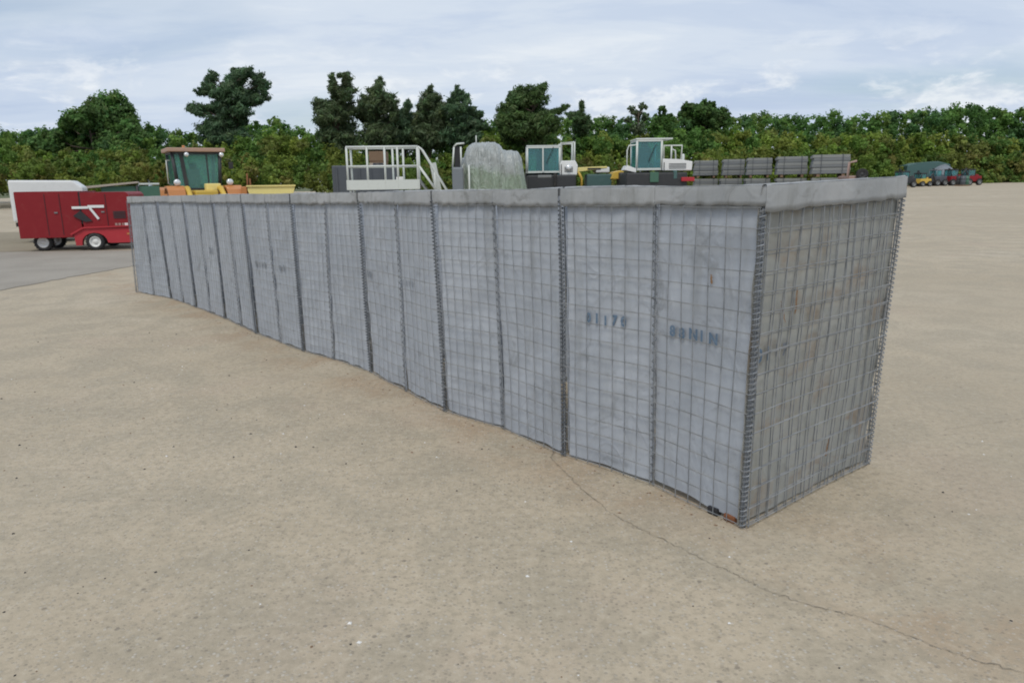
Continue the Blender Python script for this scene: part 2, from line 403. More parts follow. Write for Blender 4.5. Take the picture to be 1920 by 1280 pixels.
# the crack that runs out from under the barrier: a ragged open joint
cr = [(0.30, 3.78), (0.22, 3.66), (0.19, 3.55), (0.25, 3.36), (0.33, 3.11), (0.42, 2.89), (0.50, 2.77), (0.58, 2.67), (0.74, 2.46), (0.80, 2.38), (0.86, 2.29), (0.98, 2.19), (1.1, 2.13), (1.21, 2.02), (1.33, 1.91), (1.45, 1.84), (1.62, 1.70), (1.86, 1.50)]
def crack(pts, wid, name='crack', z=0.0035, jit=0.012, n=14):
    P = []
    for (a, b_) in zip(pts[:-1], pts[1:]):
        for k in range(n):
            q = k / n
            P.append(Vector((a[0] + (b_[0] - a[0]) * q + random.gauss(0, jit * 0.35), a[1] + (b_[1] - a[1]) * q + random.gauss(0, jit * 0.35), z)))
    vs, fs = [], []
    for i, p in enumerate(P):
        d = (P[min(i + 1, len(P) - 1)] - P[max(i - 1, 0)]); d.z = 0; d.normalize(); nrm = Vector((-d.y, d.x, 0))
        ww = wid * random.uniform(0.25, 1.15)
        vs += [p + nrm * ww, p - nrm * ww * random.uniform(0.5, 1)]
        if i: fs.append((2 * i - 2, 2 * i - 1, 2 * i + 1, 2 * i))
    o = pymesh(name, vs, fs, 'crack_fill'); o.parent = yard; return o
crack(cr, 0.0018)
crack([(2.4, 3.9), (2.9, 4.05), (3.6, 4.3), (5.2, 4.8)], 0.0012, jit=0.02)
# loose grit and chips lying on the concrete
gv, gf = [], []
NG = 1300
for i in range(NG):
    while True:
        x, y = random.uniform(-4.5, 4.5), random.uniform(0.9, 7.5)
        if i > 900:
            al, of = random.uniform(-0.1, 7.5), abs(random.gauss(0, 0.06)) - 0.02
            x, y = 0.926 - 0.64 * al - 0.7686 * of, 2.741 + 0.7686 * al - 0.64 * of; break
        if -0.64 * (y - 2.74) * 1.0 < 0.77 * (x - 0.93) + 50 and (x - 0.93) * -0.769 + (y - 2.74) * -0.640 > 0.12 or (x - 0.93) * 0.64 + (y - 2.74) * -0.769 > 0.12: break
    s_ = random.choice([0.003, 0.004, 0.005, 0.007]) * random.uniform(0.7, 1.3); b0 = len(gv)
    q = random.uniform(0, 6.28)
    for k in range(4): gv.append((x + s_ * math.cos(q + k * 1.57) * random.uniform(0.6, 1.3), y + s_ * math.sin(q + k * 1.57) * random.uniform(0.6, 1.3), 0.0005))
    gv.append((x, y, s_ * random.uniform(0.5, 1)))
    gf += [(b0 + k, b0 + (k + 1) % 4, b0 + 4) for k in range(4)]
g = pymesh('loose_grit', gv, gf, None)
for mname in ('timber', 'rubber', 'hub_white', 'tan_sheet'): g.data.materials.append(MATS[mname])
g.data.polygons.foreach_set('material_index', [int(v) for v in np.repeat(np.concatenate([rng.choice([0, 1, 1, 2, 3], 901), rng.choice([0, 3, 3], NG - 901)]), 4)])
tag(g, 'scattered grit and small stone chips lying on the concrete', 'grit', kind='stuff')

# ------------------------------------------------------------------ the gabion barrier
# front joints from the near corner to the far end: bottom x, y, top x, y, z.  Even index: cell joint, odd: panel hinge
J = [(0.926, 2.741, 0.935, 2.73, 1.367), (0.643, 3.19, 0.627, 3.208, 1.362), (0.26, 3.579, 0.241, 3.601, 1.356), (-0.059, 4.011, -0.09, 4.049, 1.35),
     (-0.428, 4.359, -0.459, 4.397, 1.345), (-0.732, 4.826, -0.748, 4.846, 1.34), (-1.07, 5.348, -1.096, 5.379, 1.333), (-1.453, 5.777, -1.43, 5.75, 1.328),
     (-1.791, 6.105, -1.802, 6.118, 1.323), (-2.098, 6.466, -2.137, 6.512, 1.318), (-2.456, 6.895, -2.506, 6.956, 1.312), (-2.746, 7.29, -2.794, 7.347, 1.307),
     (-3.082, 7.731, -3.106, 7.76, 1.302), (-3.391, 8.116, -3.432, 8.166, 1.297), (-3.715, 8.502, -3.763, 8.559, 1.291), (-4.031, 8.88, -4.115, 8.981, 1.286),
     (-4.347, 9.245, -4.459, 9.38, 1.281), (-4.709, 9.549, -4.727, 9.571, 1.278), (-5.095, 9.872, -5.021, 9.783, 1.274)]
BK = Vector((0.7686, 0.6397, 0)) ; BW = 1.078          # towards the back face, and the width
bar = empty('gabion_barrier', (0.926, 2.741, 0))
BO = Vector(bar.location)
tag(bar, 'long row of grey wire mesh gabion cells lined with grey fabric on the concrete', 'gabion barrier')

def rnd_wave(seed, amp, n=5, fmax=9.0):
    r = np.random.default_rng(seed)
    f = r.uniform(1.5, fmax, (n, 2)); ph = r.uniform(0, 6.28, n); a = r.uniform(0.4, 1, n); a = a / a.sum() * amp
    return lambda u, v: sum(a[i] * math.sin(f[i][0] * u + f[i][1] * v + ph[i]) for i in range(n))
class Panel:
    """one mesh panel between two joints; S(u, v, off) gives a point, off is metres outwards"""
    def __init__(s, b0, b1, t0, t1, outward, seed, bulge=0.02, sag=0.0):
        s.b0, s.b1, s.t0, s.t1 = [Vector(p) for p in (b0, b1, t0, t1)]
        s.n = Vector(outward).normalized(); s.wave = rnd_wave(seed, bulge); s.bul = bulge
        s.w = (s.b1 - s.b0).length; s.h = (s.t0.z + s.t1.z) / 2
    def S(s, u, v, off=0.0, z0=0.0):
        p = s.b0 * (1 - u) * (1 - v) + s.b1 * u * (1 - v) + s.t0 * (1 - u) * v + s.t1 * u * v
        e = max(0.0, 4 * u * (1 - u)) ** 0.5
        return p + s.n * (s.wave(u * 0.8, v) * e + off) - BO
def tubes_np(paths, r, seg=4):
    """many thin wires as one vert / face list"""
    V, Fc = [], []
    for pts in paths:
        base = len(V)
        for i, p in enumerate(pts):
            d = (pts[min(i + 1, len(pts) - 1)] - pts[max(i - 1, 0)]).normalized()
            a = d.cross(Vector((0.31, 0.52, 0.79))).normalized() if i == 0 else (pa - d * pa.dot(d)).normalized()
            pa = a; c = d.cross(a)
            for k in range(seg):
                q = 6.28319 * k / seg
                V.append(p + (a * math.cos(q) + c * math.sin(q)) * r)
        for i in range(len(pts) - 1):
            for k in range(seg):
                Fc.append((base + i * seg + k, base + i * seg + (k + 1) % seg, base + (i + 1) * seg + (k + 1) % seg, base + (i + 1) * seg + k))
    return V, Fc
def mesh_panel(P, parent, nv, nh, vtop=1.0, off=0.0, wr=0.0021, segs=9, name='mesh_panel', skew=0.0):
    paths = []
    for i in range(nv):
        u = 0.022 + 0.956 * i / (nv - 1) + random.gauss(0, 0.0025)
        du = random.gauss(0, 0.004) + skew
        ph = random.uniform(0, 6.28); fr = random.uniform(2, 6); am = random.uniform(0.001, 0.004) / P.w
        paths.append([P.S(u + du * k / segs + am * math.sin(ph + fr * k / segs), vtop * k / segs, off + 0.0015 + 0.0025 * math.sin(ph * 2 + 7 * k / segs)) for k in range(segs + 1)])
    for j in range(nh):
        v = 0.004 + (vtop - 0.004) * j / (nh - 1); dv = random.gauss(0, 0.002)
        paths.append([P.S(0.012 + 0.976 * k / segs, v + dv * math.sin(3.1 * k / segs) + (0.004 if j == 0 else 0), off + 0.0015 + wr * 1.8) for k in range(segs + 1)])
    V, Fc = tubes_np(paths, wr)
    return pymesh(name, V, Fc, 'wire', parent)
def liner(P, parent, mat, seed, off=-0.015, g0=0.02, g1=0.02, name='fabric_liner', hem=(0.01, 0.03), nu=22, nv=40, vtop=0.995, amp=0.011):
    wv = rnd_wave(seed + 500, amp, 9, 28.0); hw = rnd_wave(seed + 900, 1.0, 4, 12)
    V, Fc = [], []
    for j in range(nv + 1):
        for i in range(nu + 1):
            u = g0 + (1 - g0 - g1) * i / nu
            v0 = hem[0] + (hem[1] - hem[0]) * (0.5 + 0.5 * hw(u * 1.4, 0))
            v = v0 + (vtop - v0) * j / nv
            V.append(P.S(u, v, off + wv(u * P.w * 1.6, v * 1.4)))
    for j in range(nv):
        for i in range(nu):
            a = j * (nu + 1) + i; Fc.append((a, a + 1, a + nu + 2, a + nu + 1))
    return pymesh(name, V, Fc, mat, parent, True)
def flap(P, parent, seed, depth=0.088, off=0.0, u0=0.004, u1=0.996, name='top_flap', mat='fabric_flap'):
    wv = rnd_wave(seed + 77, 0.0030, 9, 60); w2 = rnd_wave(seed + 78, 0.010, 8, 34)
    V, Fc = [], []; nu = 40
    prof = [(-0.017, -0.06), (-0.012, -0.002), (-0.008, 0.002), (0.003, 0.0020), (0.0058, 0.0008), (0.0068, -0.004), (0.0070, -0.25), (0.0072, -0.5), (0.0070, -0.75), (0.0072, -1.0), (0.0052, -1.0), (0.005, -0.6)]
    for i in range(nu + 1):
        u = u0 + (u1 - u0) * i / nu
        for (o_, z_) in prof:
            dz = z_ * (depth + w2(u * 1.5, 0)) if z_ < -0.2 else (z_ if abs(z_) < 0.02 else z_ * 0.6)
            p = P.S(u, 1.0, off + o_ + (wv(u * 2.2, z_) if z_ < -0.2 else 0)); p.z += dz + w2(u, 3) * 0.45
            V.append(p)
    m_ = len(prof)
    for i in range(nu):
        for k in range(m_ - 1):
            Fc.append((i * m_ + k, (i + 1) * m_ + k, (i + 1) * m_ + k + 1, i * m_ + k + 1))
    return pymesh(name, V, Fc, mat, parent, True)
def coil(bot, top, parent, pitch=0.03, rad=0.012, wr=0.0026, name='coil_hinge', mat='coil_wire'):
    bot, top = Vector(bot) - BO, Vector(top) - BO; h = (top - bot).length; n = int(h / pitch); k = 7
    wob = rnd_wave(random.randint(0, 9999), 0.006, 3, 6)
    pts = []
    for i in range(n * k + 1):
        q = i / (n * k); c = bot.lerp(top, q); a = 6.28319 * i / k
        pts.append(c + Vector((rad * math.cos(a) + wob(q, 0), rad * math.sin(a) + wob(q, 2), 0)))
    V, Fc = tubes_np([pts], wr)
    # straight pin wire through the coil
    V2, F2 = tubes_np([[bot + Vector((wob(q, 0), wob(q, 2), 0)) + (top - bot) * q for q in (0, 0.25, 0.5, 0.75, 1)]], wr * 1.1)
    nb = len(V)
    return pymesh(name, V + V2, Fc + [tuple(i + nb for i in f) for f in F2], mat, parent)
front, back = [], []
for k, (bx, by, tx, ty, tz) in enumerate(J):
    front.append((Vector((bx, by, 0.004)), Vector((tx, ty, tz))))
    o_ = BK * (BW + random.uniform(-0.02, 0.02))
    back.append((Vector((bx, by, 0.004)) + o_, Vector((tx, ty, tz + random.uniform(-0.01, 0.01))) + o_))
back[0] = (Vector((1.753, 3.415, 0.004)), Vector((1.79, 3.40, 1.392)))
near_end_n = Vector((0.64, -0.769, 0))
panels = []
for k in range(len(J) - 1):
    (b0, t0), (b1, t1) = front[k], front[k + 1]
    d = (b1 - b0); d.z = 0; d.normalize()
    # the cell joint side keeps an open slot where the dividing panel is laced in
    evn = (k % 2 == 0)
    for (A0, A1, sgn, sd_) in ((front[k], front[k + 1], 1, 0), (back[k], back[k + 1], -1, 60)):
        nrm = Vector((d.y, -d.x, 0)) * 1.0
        if nrm.dot(Vector((-0.7686, -0.6397, 0))) < 0: nrm = -nrm
        nrm *= sgn
        P = Panel(A0[0], A1[0], A0[1], A1[1], nrm, 10 + k + sd_, 0.014)
        mp_ = mesh_panel(P, bar, 8, 18, 1.0, 0.0)
        wv_ = P.w
        cell_gap = 0.032 / wv_; hinge_gap = 0.004 / wv_
        if sgn == 1 and k == 0: g0 = 0.006
        else: g0 = cell_gap if evn else hinge_gap
        g1 = hinge_gap if evn else cell_gap
        hem = (0.0, 0.016)
        if sgn == 1 and k == 0: hem = (0.006, 0.034)
        ln = liner(P, bar, 'fabric', 10 + k + sd_, g0=g0, g1=g1, hem=hem)
        flap(P, ln, 10 + k + sd_, depth=0.074 + 0.012 * ((k * 7) % 5) / 5, u0=(-0.012 / wv_ if k == 0 else (0.008 / wv_ if evn else 0.002)), u1=1 - (0.002 if evn else 0.008 / wv_))
        if sgn == 1: panels.append((P, mp_, ln))
# coils on both long faces
for side in (front, back):
    for k, (b_, t_) in enumerate(side):
        tt = t_.copy(); tt.z -= 0.085 if k == 0 else 0.05
        if k % 2 == 0: coil(b_, tt, bar, 0.021, 0.0130, 0.0029, mat='coil_dark' if 0 < k < 18 else 'coil_wire')
        else: coil(b_, tt, bar, 0.040, 0.0095, 0.0022)
# cell dividers and the two end panels
for k in range(0, len(J), 2):
    A0, A1 = front[k], back[k]
    if k == 0:
        P = Panel(A0[0], A1[0], A0[1], A1[1], near_end_n, 300, 0.012)
        mesh_panel(P, bar, 15, 18, 1.0, 0.006, 0.0023)
        mesh_panel(P, bar, 15, 18, 0.985, -0.005, 0.0022, skew=0.008)
        ln = liner(P, bar, 'fabric_end', 300, off=-0.022, g0=-0.004, g1=-0.016, nu=30, hem=(0.0, 0.014), amp=0.012)
        flap(P, ln, 300, depth=0.095, off=0.0065, u0=-0.012, u1=1.01)
        endP = P; end_liner = ln
    else:
        n_ = -near_end_n
        P = Panel(A0[0], A1[0], A0[1], A1[1], n_, 300 + k, 0.012)
        mesh_panel(P, bar, 14, 18, 0.99, 0.0, name='divider_mesh' if k < 18 else 'mesh_panel')
        ln = liner(P, bar, 'fabric', 300 + k, off=-0.012, nu=12, nv=18, name='divider_liner' if k < 18 else 'fabric_liner')
        if k == 18: flap(P, ln, 318)
# stencilled marks on the cloth
def stencil(P, txt, u, v, h, mat, parent, off=-0.0035, sx=1.0, spacing=1.25, slant=0.0):
    cu = bpy.data.curves.new('stencil', 'FONT'); cu.body = txt; cu.size = h * 1.4; cu.space_character = spacing; cu.resolution_u = 2; cu.offset = h * 0.06
    to = bpy.data.objects.new('stencil', cu); COL.objects.link(to)
    dg = bpy.context.evaluated_depsgraph_get(); me = bpy.data.meshes.new_from_object(to.evaluated_get(dg))
    bpy.data.objects.remove(to); bpy.data.curves.remove(cu)
    for vt in me.vertices:
        x, z = vt.co.x * sx, vt.co.y
        vt.co = P.S(u + x / P.w, v + z / P.h + slant * x, off)
    me.materials.clear()
    return link('stencil_mark', me, mat, parent)
def stencil_row(P, txt, u, v, h, mat, parent, sx=1.0, spacing=1.25, off=-0.0035):
    for i, ch in enumerate(txt): stencil(P, ch, u + i * h * 0.78 * spacing * sx / P.w, v + random.gauss(0, 0.002), h, mat, parent, off, sx)
def span(P): return P.b0, P.b1
# panels run from the near corner away, so u grows towards the far end: text must run the other way
class Flip:
    def __init__(s, P): s.P = P; s.w = P.w; s.h = P.h
    def S(s, u, v, off=0.0): return s.P.S(1 - u, v, off)
stencil_row(Flip(panels[0][0]), '88N1N', 0.18, 0.535, 0.046, 'ink', panels[0][2], sx=0.95, spacing=1.5)
stencil_row(Flip(panels[1][0]), '01170', 0.28, 0.535, 0.046, 'ink', panels[1][2], sx=0.95, spacing=1.5)
stencil_row(Flip(panels[4][0]), '1111', 0.08, 0.55, 0.036, 'ink_faint', panels[4][2], spacing=1.5)
stencil_row(Flip(panels[5][0]), '10', 0.10, 0.55, 0.045, 'ink_faint', panels[5][2], spacing=1.5)
stencil_row(Flip(panels[9][0]), '0110', 0.25, 0.5, 0.055, 'ink_faint', panels[9][2], spacing=1.7)
stencil_row(Flip(panels[8][0]), '01', 0.30, 0.5, 0.055, 'ink_faint', panels[8][2], spacing=1.6)
stencil_row(Flip(panels[12][0]), '01', 0.4, 0.52, 0.07, 'ink_faint', panels[12][2], spacing=1.6)
stencil_row(endP, '01', 0.035, 0.50, 0.055, 'ink', end_liner, off=-0.008, spacing=1.3)
stencil_row(endP, '17', 0.15, 0.505, 0.05, 'ink_faint', end_liner, off=-0.008, spacing=1.5)
# rust runs on the end cloth
def streak(P, pts, wid, parent, off, name='rust_stain'):
    V, Fc = [], []
    for i, (u, v) in enumerate(pts):
        ww = wid * random.uniform(0.5, 1.2) / P.w * (0.4 if i in (0, len(pts) - 1) else 1)
        V += [P.S(u - ww, v, off), P.S(u + ww, v, off)]
        if i: Fc.append((2 * i - 2, 2 * i - 1, 2 * i + 1, 2 * i))
    return pymesh(name, V, Fc, 'rust_pale', parent)
def seg_pts(a, c, n=9, j=0.002): return [(a[0] + (c[0] - a[0]) * i / n + random.gauss(0, j), a[1] + (c[1] - a[1]) * i / n) for i in range(n + 1)]
streak(endP, seg_pts((0.265, 0.62), (0.258, 0.70)), 0.006, end_liner, -0.007)
streak(endP, seg_pts((0.205, 0.60), (0.160, 0.67)), 0.004, end_liner, -0.007)
streak(endP, seg_pts((0.62, 0.10), (0.63, 0.16)), 0.007, end_liner, -0.007)
streak(panels[0][0], seg_pts((0.42, 0.715), (0.425, 0.745)), 0.005, panels[0][2], -0.005)
# things lying in the gap under the nearest cloth
a_ = Vector((-0.6397, 0.7686, 0))
pb = front[0][0] + a_ * 0.16 + BK * 0.035
o = B().box((0, 0, 0.016), (0.05, 0.03, 0.032), bev=0.004).build('plastic_block', 'black_plastic'); o.location = (pb.x, pb.y, 0); o.rotation_euler = (0, 0, R(128))
tag(o, 'small black block lying in the gap under the nearest fabric panel', 'block')
pb = front[0][0] + a_ * 0.075 + BK * 0.03
o = B().box((0, 0, 0.014), (0.055, 0.028, 0.028), bev=0.004).build('rusty_scrap', 'rust'); o.location = (pb.x, pb.y, 0); o.rotation_euler = (0, 0, R(124))
tag(o, 'small rusty metal scrap beside the black block under the near corner', 'scrap')

# ------------------------------------------------------------------ machine parts used again
def wheel(parent, loc, r, wd, rim='hub_white', axis='Y'):
    tr = r * 0.30
    prof = [(r * 0.60, -wd / 2 * 0.8), (r * 0.80, -wd / 2), (r * 0.95, -wd / 2 * 0.9), (r, -wd / 2 * 0.6), (r, wd / 2 * 0.6), (r * 0.95, wd / 2 * 0.9), (r * 0.80, wd / 2), (r * 0.60, wd / 2 * 0.8), (r * 0.60, -wd / 2 * 0.8)]
    b_ = B().lathe(prof, loc, axis)
    for k in range(18):      # tread bars
        q = 2 * math.pi * k / 18
        c = Vector((r * math.cos(q), 0, r * math.sin(q))) if axis == 'Y' else Vector((0, r * math.cos(q), r * math.sin(q)))
        rot = (0, -q, 0) if axis == 'Y' else (q, 0, 0)
        d = (r * 0.06, wd * 0.85, r * 0.12) if axis == 'Y' else (wd * 0.85, r * 0.06, r * 0.12)
        b_.box(Vector(loc) + c, d, rot)
    ty = b_.build('tyre', 'rubber', parent)
    rp = [(0.001, -wd * 0.30), (r * 0.22, -wd * 0.32), (r * 0.26, -wd * 0.2), (r * 0.5, -wd * 0.16), (r * 0.56, -wd * 0.42), (r * 0.62, -wd * 0.42), (r * 0.62, wd * 0.42), (r * 0.5, wd * 0.2), (0.001, wd * 0.25)]
    B().lathe(rp, loc, axis).build('rim', rim, ty)
    return ty
def cab(parent, x0, x1, y0, y1, z0, z1, frame, glz, over=0.06, pil=0.055, taper=0.0, roofm=None, rooft=0.09):
    """glazed cab: four pillars, sill rails, panes, roof, seat"""
    xs, ys = (x0, x1), (y0, y1)
    for i, x in enumerate(xs):
        for j, y in enumerate(ys):
            tx = x + (taper if i == 0 else -taper)
            B().tube([(tx, y, z0), (x, y, z1)], pil * 0.62, 6).build('pillar', frame, parent)
    bt = B()
    for y in ys: bt.box(((x0 + x1) / 2, y, z0), (x1 - x0, pil, pil * 1.1)); bt.box(((x0 + x1) / 2, y, z1), (x1 - x0, pil, pil))
    for x in xs: bt.box((x, (y0 + y1) / 2, z0 - 0.002), (pil * 0.98, y1 - y0, pil)); bt.box((x, (y0 + y1) / 2, z1 - 0.002), (pil * 0.98, y1 - y0, pil))
    bt.build('cab_rails', frame, parent)
    for y in ys:
        B().prism([(x0 + taper + 0.02, z0), (x1 - taper - 0.02, z0), (x1 - 0.02, z1), (x0 + 0.02, z1)], y - 0.004, y + 0.004).build('window', glz, parent)
    for x, tx in ((x0, x0 + taper), (x1, x1 - taper)):
        B().prism([(y0 + 0.02, z0), (y1 - 0.02, z0), (y1 - 0.02, z1), (y0 + 0.02, z1)], x - 0.004, x + 0.004, 'X').build('window', glz, parent)
    B().box(((x0 + x1) / 2, (y0 + y1) / 2, z1 + rooft / 2 + 0.02), (x1 - x0 + 2 * over, y1 - y0 + 2 * over, rooft), bev=0.03).build('roof', roofm or frame, parent)
    st = B(); cx, cy = (x0 + x1) / 2, (y0 + y1) / 2 + 0.1
    st.box((cx, cy, z0 + 0.12), (0.46, 0.44, 0.16), bev=0.04); st.box((cx, cy + 0.24, z0 + 0.45), (0.44, 0.13, 0.62), bev=0.04); st.box((cx, cy + 0.26, z0 + 0.86), (0.26, 0.09, 0.18), bev=0.03)
    st.build('seat', 'black_plastic', parent)
    sw = B(); sw.tube([(cx, cy - 0.55, z0 - 0.1), (cx, cy - 0.42, z0 + 0.42)], 0.035, 8)
    sw.tube([(cx + 0.17 * math.cos(q), cy - 0.42 + 0.03 * math.sin(q), z0 + 0.44 + 0.1 * math.sin(q)) for q in [k * 0.5236 for k in range(13)]], 0.014, 6, False)
    sw.build('steering_wheel', 'black_plastic', parent)
def track(parent, x, y0, y1, z0, r, wd, nw=4):
    """crawler: belt with shoes and road wheels, running along y"""
    path = []
    n = 10
    for k in range(n + 1): path.append((y1 + r * math.cos(-math.pi / 2 + math.pi * k / n), z0 + r + r * math.sin(-math.pi / 2 + math.pi * k / n)))
    for k in range(n + 1): path.append((y0 + r * math.cos(math.pi / 2 + math.pi * k / n), z0 + r + r * math.sin(math.pi / 2 + math.pi * k / n)))
    inner = [((y - (y0 + y1) / 2) * (1 - 0.05 / r * 0.3) + (y0 + y1) / 2, (z - z0 - r) * 0.86 + z0 + r) for y, z in path]
    b_ = B(); A = []
    for (o_, i_) in zip(path, inner): A.append([b_.bm.verts.new((x - wd / 2, *o_)), b_.bm.verts.new((x + wd / 2, *o_)), b_.bm.verts.new((x + wd / 2, *i_)), b_.bm.verts.new((x - wd / 2, *i_))])
    for i in range(len(A)):
        j = (i + 1) % len(A)
        for k in range(4): b_.bm.faces.new((A[i][k], A[i][(k + 1) % 4], A[j][(k + 1) % 4], A[j][k]))
    for k in range(26):
        q = k / 26 * len(path); i = int(q); p0, p1 = path[i], path[(i + 1) % len(path)]; fq = q - i
        y, z = p0[0] + (p1[0] - p0[0]) * fq, p0[1] + (p1[1] - p0[1]) * fq
        b_.box((x, y, z), (wd * 0.98, 0.05, 0.05), (math.atan2(p1[1] - p0[1], p1[0] - p0[0]), 0, 0))
    o = b_.build('track_belt', 'rubber', parent)
    for k in range(nw):
        y = y0 + (y1 - y0) * k / (nw - 1); B().lathe([(0.001, -wd * 0.4), (r * 0.78, -wd * 0.4), (r * 0.78, wd * 0.4), (0.001, wd * 0.4)], (x, y, z0 + r), 'X', 16).build('road_wheel', 'dark_steel', o)
def place(px, Y, rz=0.0, name='x'):
    p = at(px, 345, Y); return empty(name, (p.x, Y, gz(Y)), rz)

# ------------------------------------------------------------------ red towed machine at the far end of the barrier
tr = place(185, 17.0, R(13), 'trailer_generator')
tag(tr, 'dark red towed machine on small white hubbed wheels beyond the far barrier end', 'trailer')
def rounded_poly(x0, x1, z0, z1, r_tr, r_tl=0.02, n=5):
    p = [(x0, z0), (x1, z0)]
    p += [(x1 - r_tr + r_tr * math.cos(q), z1 - r_tr + r_tr * math.sin(q)) for q in [k / n * math.pi / 2 for k in range(n + 1)]]
    p += [(x0 + r_tl - r_tl * math.sin(q), z1 - r_tl + r_tl * math.cos(q)) for q in [k / n * math.pi / 2 for k in range(n + 1)]]
    return p
B().prism(rounded_poly(-0.42, 0.60, 0.50, 1.30, 0.10), -0.02, 1.35, bev=0.012).build('canopy', 'red_paint', tr)
B().prism(rounded_poly(-1.75, -0.46, 0.30, 1.33, 0.02), 0.0, 1.33, bev=0.012).build('side_cabinet', 'red_paint', tr)
B().box((-0.44, 0.03, 0.95), (0.05, 0.04, 0.70)).build('door_seal', 'black_plastic', tr)
# skirt with the wheel arch cut out of it
arch = [(0.58, 0.16), (0.58, 0.50), (-0.40, 0.50), (-0.62, 0.38), (-0.60, 0.12), (-0.47, 0.12)] + [(-0.20 - 0.27 * math.cos(q), 0.17 + 0.23 * math.sin(q)) for q in [k / 8 * math.pi for k in range(9)]] + [(0.15, 0.16)]
B().prism(arch, -0.10, 0.02).build('wheel_skirt', 'bright_red', tr)
B().prism([(-0.66, 0.36), (-0.40, 0.50), (0.56, 0.52), (0.56, 0.545), (-0.42, 0.53), (-0.69, 0.385)], -0.14, 0.06).build('mudguard', 'bright_red', tr)
wheel(tr, (-0.20, -0.04, 0.195), 0.195, 0.15)
wheel(tr, (-0.20, 1.28, 0.195), 0.195, 0.15)
wheel(tr, (-1.35, 1.0, 0.195), 0.195, 0.15); wheel(tr, (-1.35, 0.2, 0.195), 0.195, 0.15)
B().box((0.55, 0.25, 0.16), (1.3, 0.10, 0.09)).box((0.55, 0.95, 0.161), (1.3, 0.10, 0.09)).box((-0.2, 0.62, 0.19), (0.07, 1.25, 0.06)).build('chassis_rail', 'dark_steel', tr)
B().box((0.85, 0.10, 0.215), (0.85, 0.05, 0.05)).build('tow_bar', 'tan_sheet', tr)
B().box((-0.44, -0.028, 0.965), (0.34, 0.012, 0.055)).build('decal_stripe', 'white_paint', tr)
B().box((-0.11, -0.034, 0.985), (0.34, 0.012, 0.06)).build('decal_stripe', 'white_paint', tr)
B().box((-0.16, -0.042, 0.83), (0.05, 0.012, 0.30), (0, R(-32), 0)).build('decal_stripe', 'white_paint', tr)
B().prism([(-0.60, 0.78), (-0.44, 0.90), (-0.22, 0.66), (-0.36, 0.64)], -0.05, -0.005).build('hatch', 'black_plastic', tr)
for k, (x, wd) in enumerate(((0.27, 0.05), (0.34, 0.05), (0.41, 0.03), (0.48, 0.07))):
    B().box((x, -0.03, 0.575), (wd, 0.012, 0.055)).build('decal_letter', 'hub_white' if k == 3 else 'rusty_pink', tr)

# white box trailer behind it
tr = place(78, 19.6, R(24), 'box_trailer')
tag(tr, 'white box trailer with sloped nose behind the red towed machine', 'trailer')
B().prism([(-0.75, 0.55), (0.92, 0.55), (0.92, 1.42), (0.70, 1.60), (-0.75, 1.62)], 0, 1.2, bev=0.05).build('body', 'white_paint', tr)
B().box((0.08, 0.6, 0.48), (1.6, 1.0, 0.10)).build('chassis_rail', 'dark_steel', tr)
for y in (0.05, 1.15): wheel(tr, (0.1, y, 0.32), 0.32, 0.18)
# green trailer with pale sheet roof
tr = place(226, 22.0, R(25), 'canopy_trailer')
tag(tr, 'green sided trailer under a pale flat sheet roof between red machine and loader', 'trailer')
B().box((0.25, 0.8, 0.98), (1.55, 1.5, 0.92), bev=0.02).build('body', 'green_paint', tr)
B().prism([(-1.15, 1.36), (0.46, 1.52), (0.46, 1.57), (-1.12, 1.43)], -0.05, 1.65, bev=0.008).build('roof', 'tan_sheet', tr)
B().box((0.75, 0.75, 1.495), (0.56, 1.45, 0.05), bev=0.01).build('side_roof', 'rail_white', tr)
for x in (-1.05, 0.42): B().tube([(x, 0.02, 0.5), (x, 0.02, 1.47 if x > 0 else 1.38)], 0.035, 8).build('post', 'dark_steel', tr)
B().box((-0.1, 0.8, 0.46), (2.4, 1.3, 0.09)).build('chassis_rail', 'dark_steel', tr)
for y in (0.0, 1.6): wheel(tr, (0.1, y, 0.34), 0.34, 0.2)

# ------------------------------------------------------------------ wheel loader
lo = place(374, 27.0, R(31), 'wheel_loader')
tag(lo, 'orange and yellow wheel loader with green tinted cab behind the far barrier cells', 'wheel loader')
cab(lo, -0.80, 0.80, 0.1, 1.45, 1.28, 2.58, 'dark_steel', 'glass_green', over=0.17, pil=0.10, taper=0.10, roofm='roof_tan', rooft=0.14)
B().box((0.34, 0.12, 1.95), (0.05, 0.05, 1.2)).build('door_post', 'dark_steel', lo)
B().box((-0.46, 0.08, 1.93), (0.13, 0.05, 1.28), (0, R(-5), 0)).build('door_post', 'dark_steel', lo)
B().box((0, 1.9, 1.05), (1.5, 1.4, 0.75), bev=0.08).build('engine_cover', 'yellow_paint', lo)
B().box((0, 0.75, 0.85), (1.35, 1.6, 0.75), bev=0.06).build('body', 'orange_paint', lo)
B().box((0, -0.75, 0.95), (0.75, 1.4, 0.62), bev=0.06).build('front_frame', 'yellow_paint', lo)
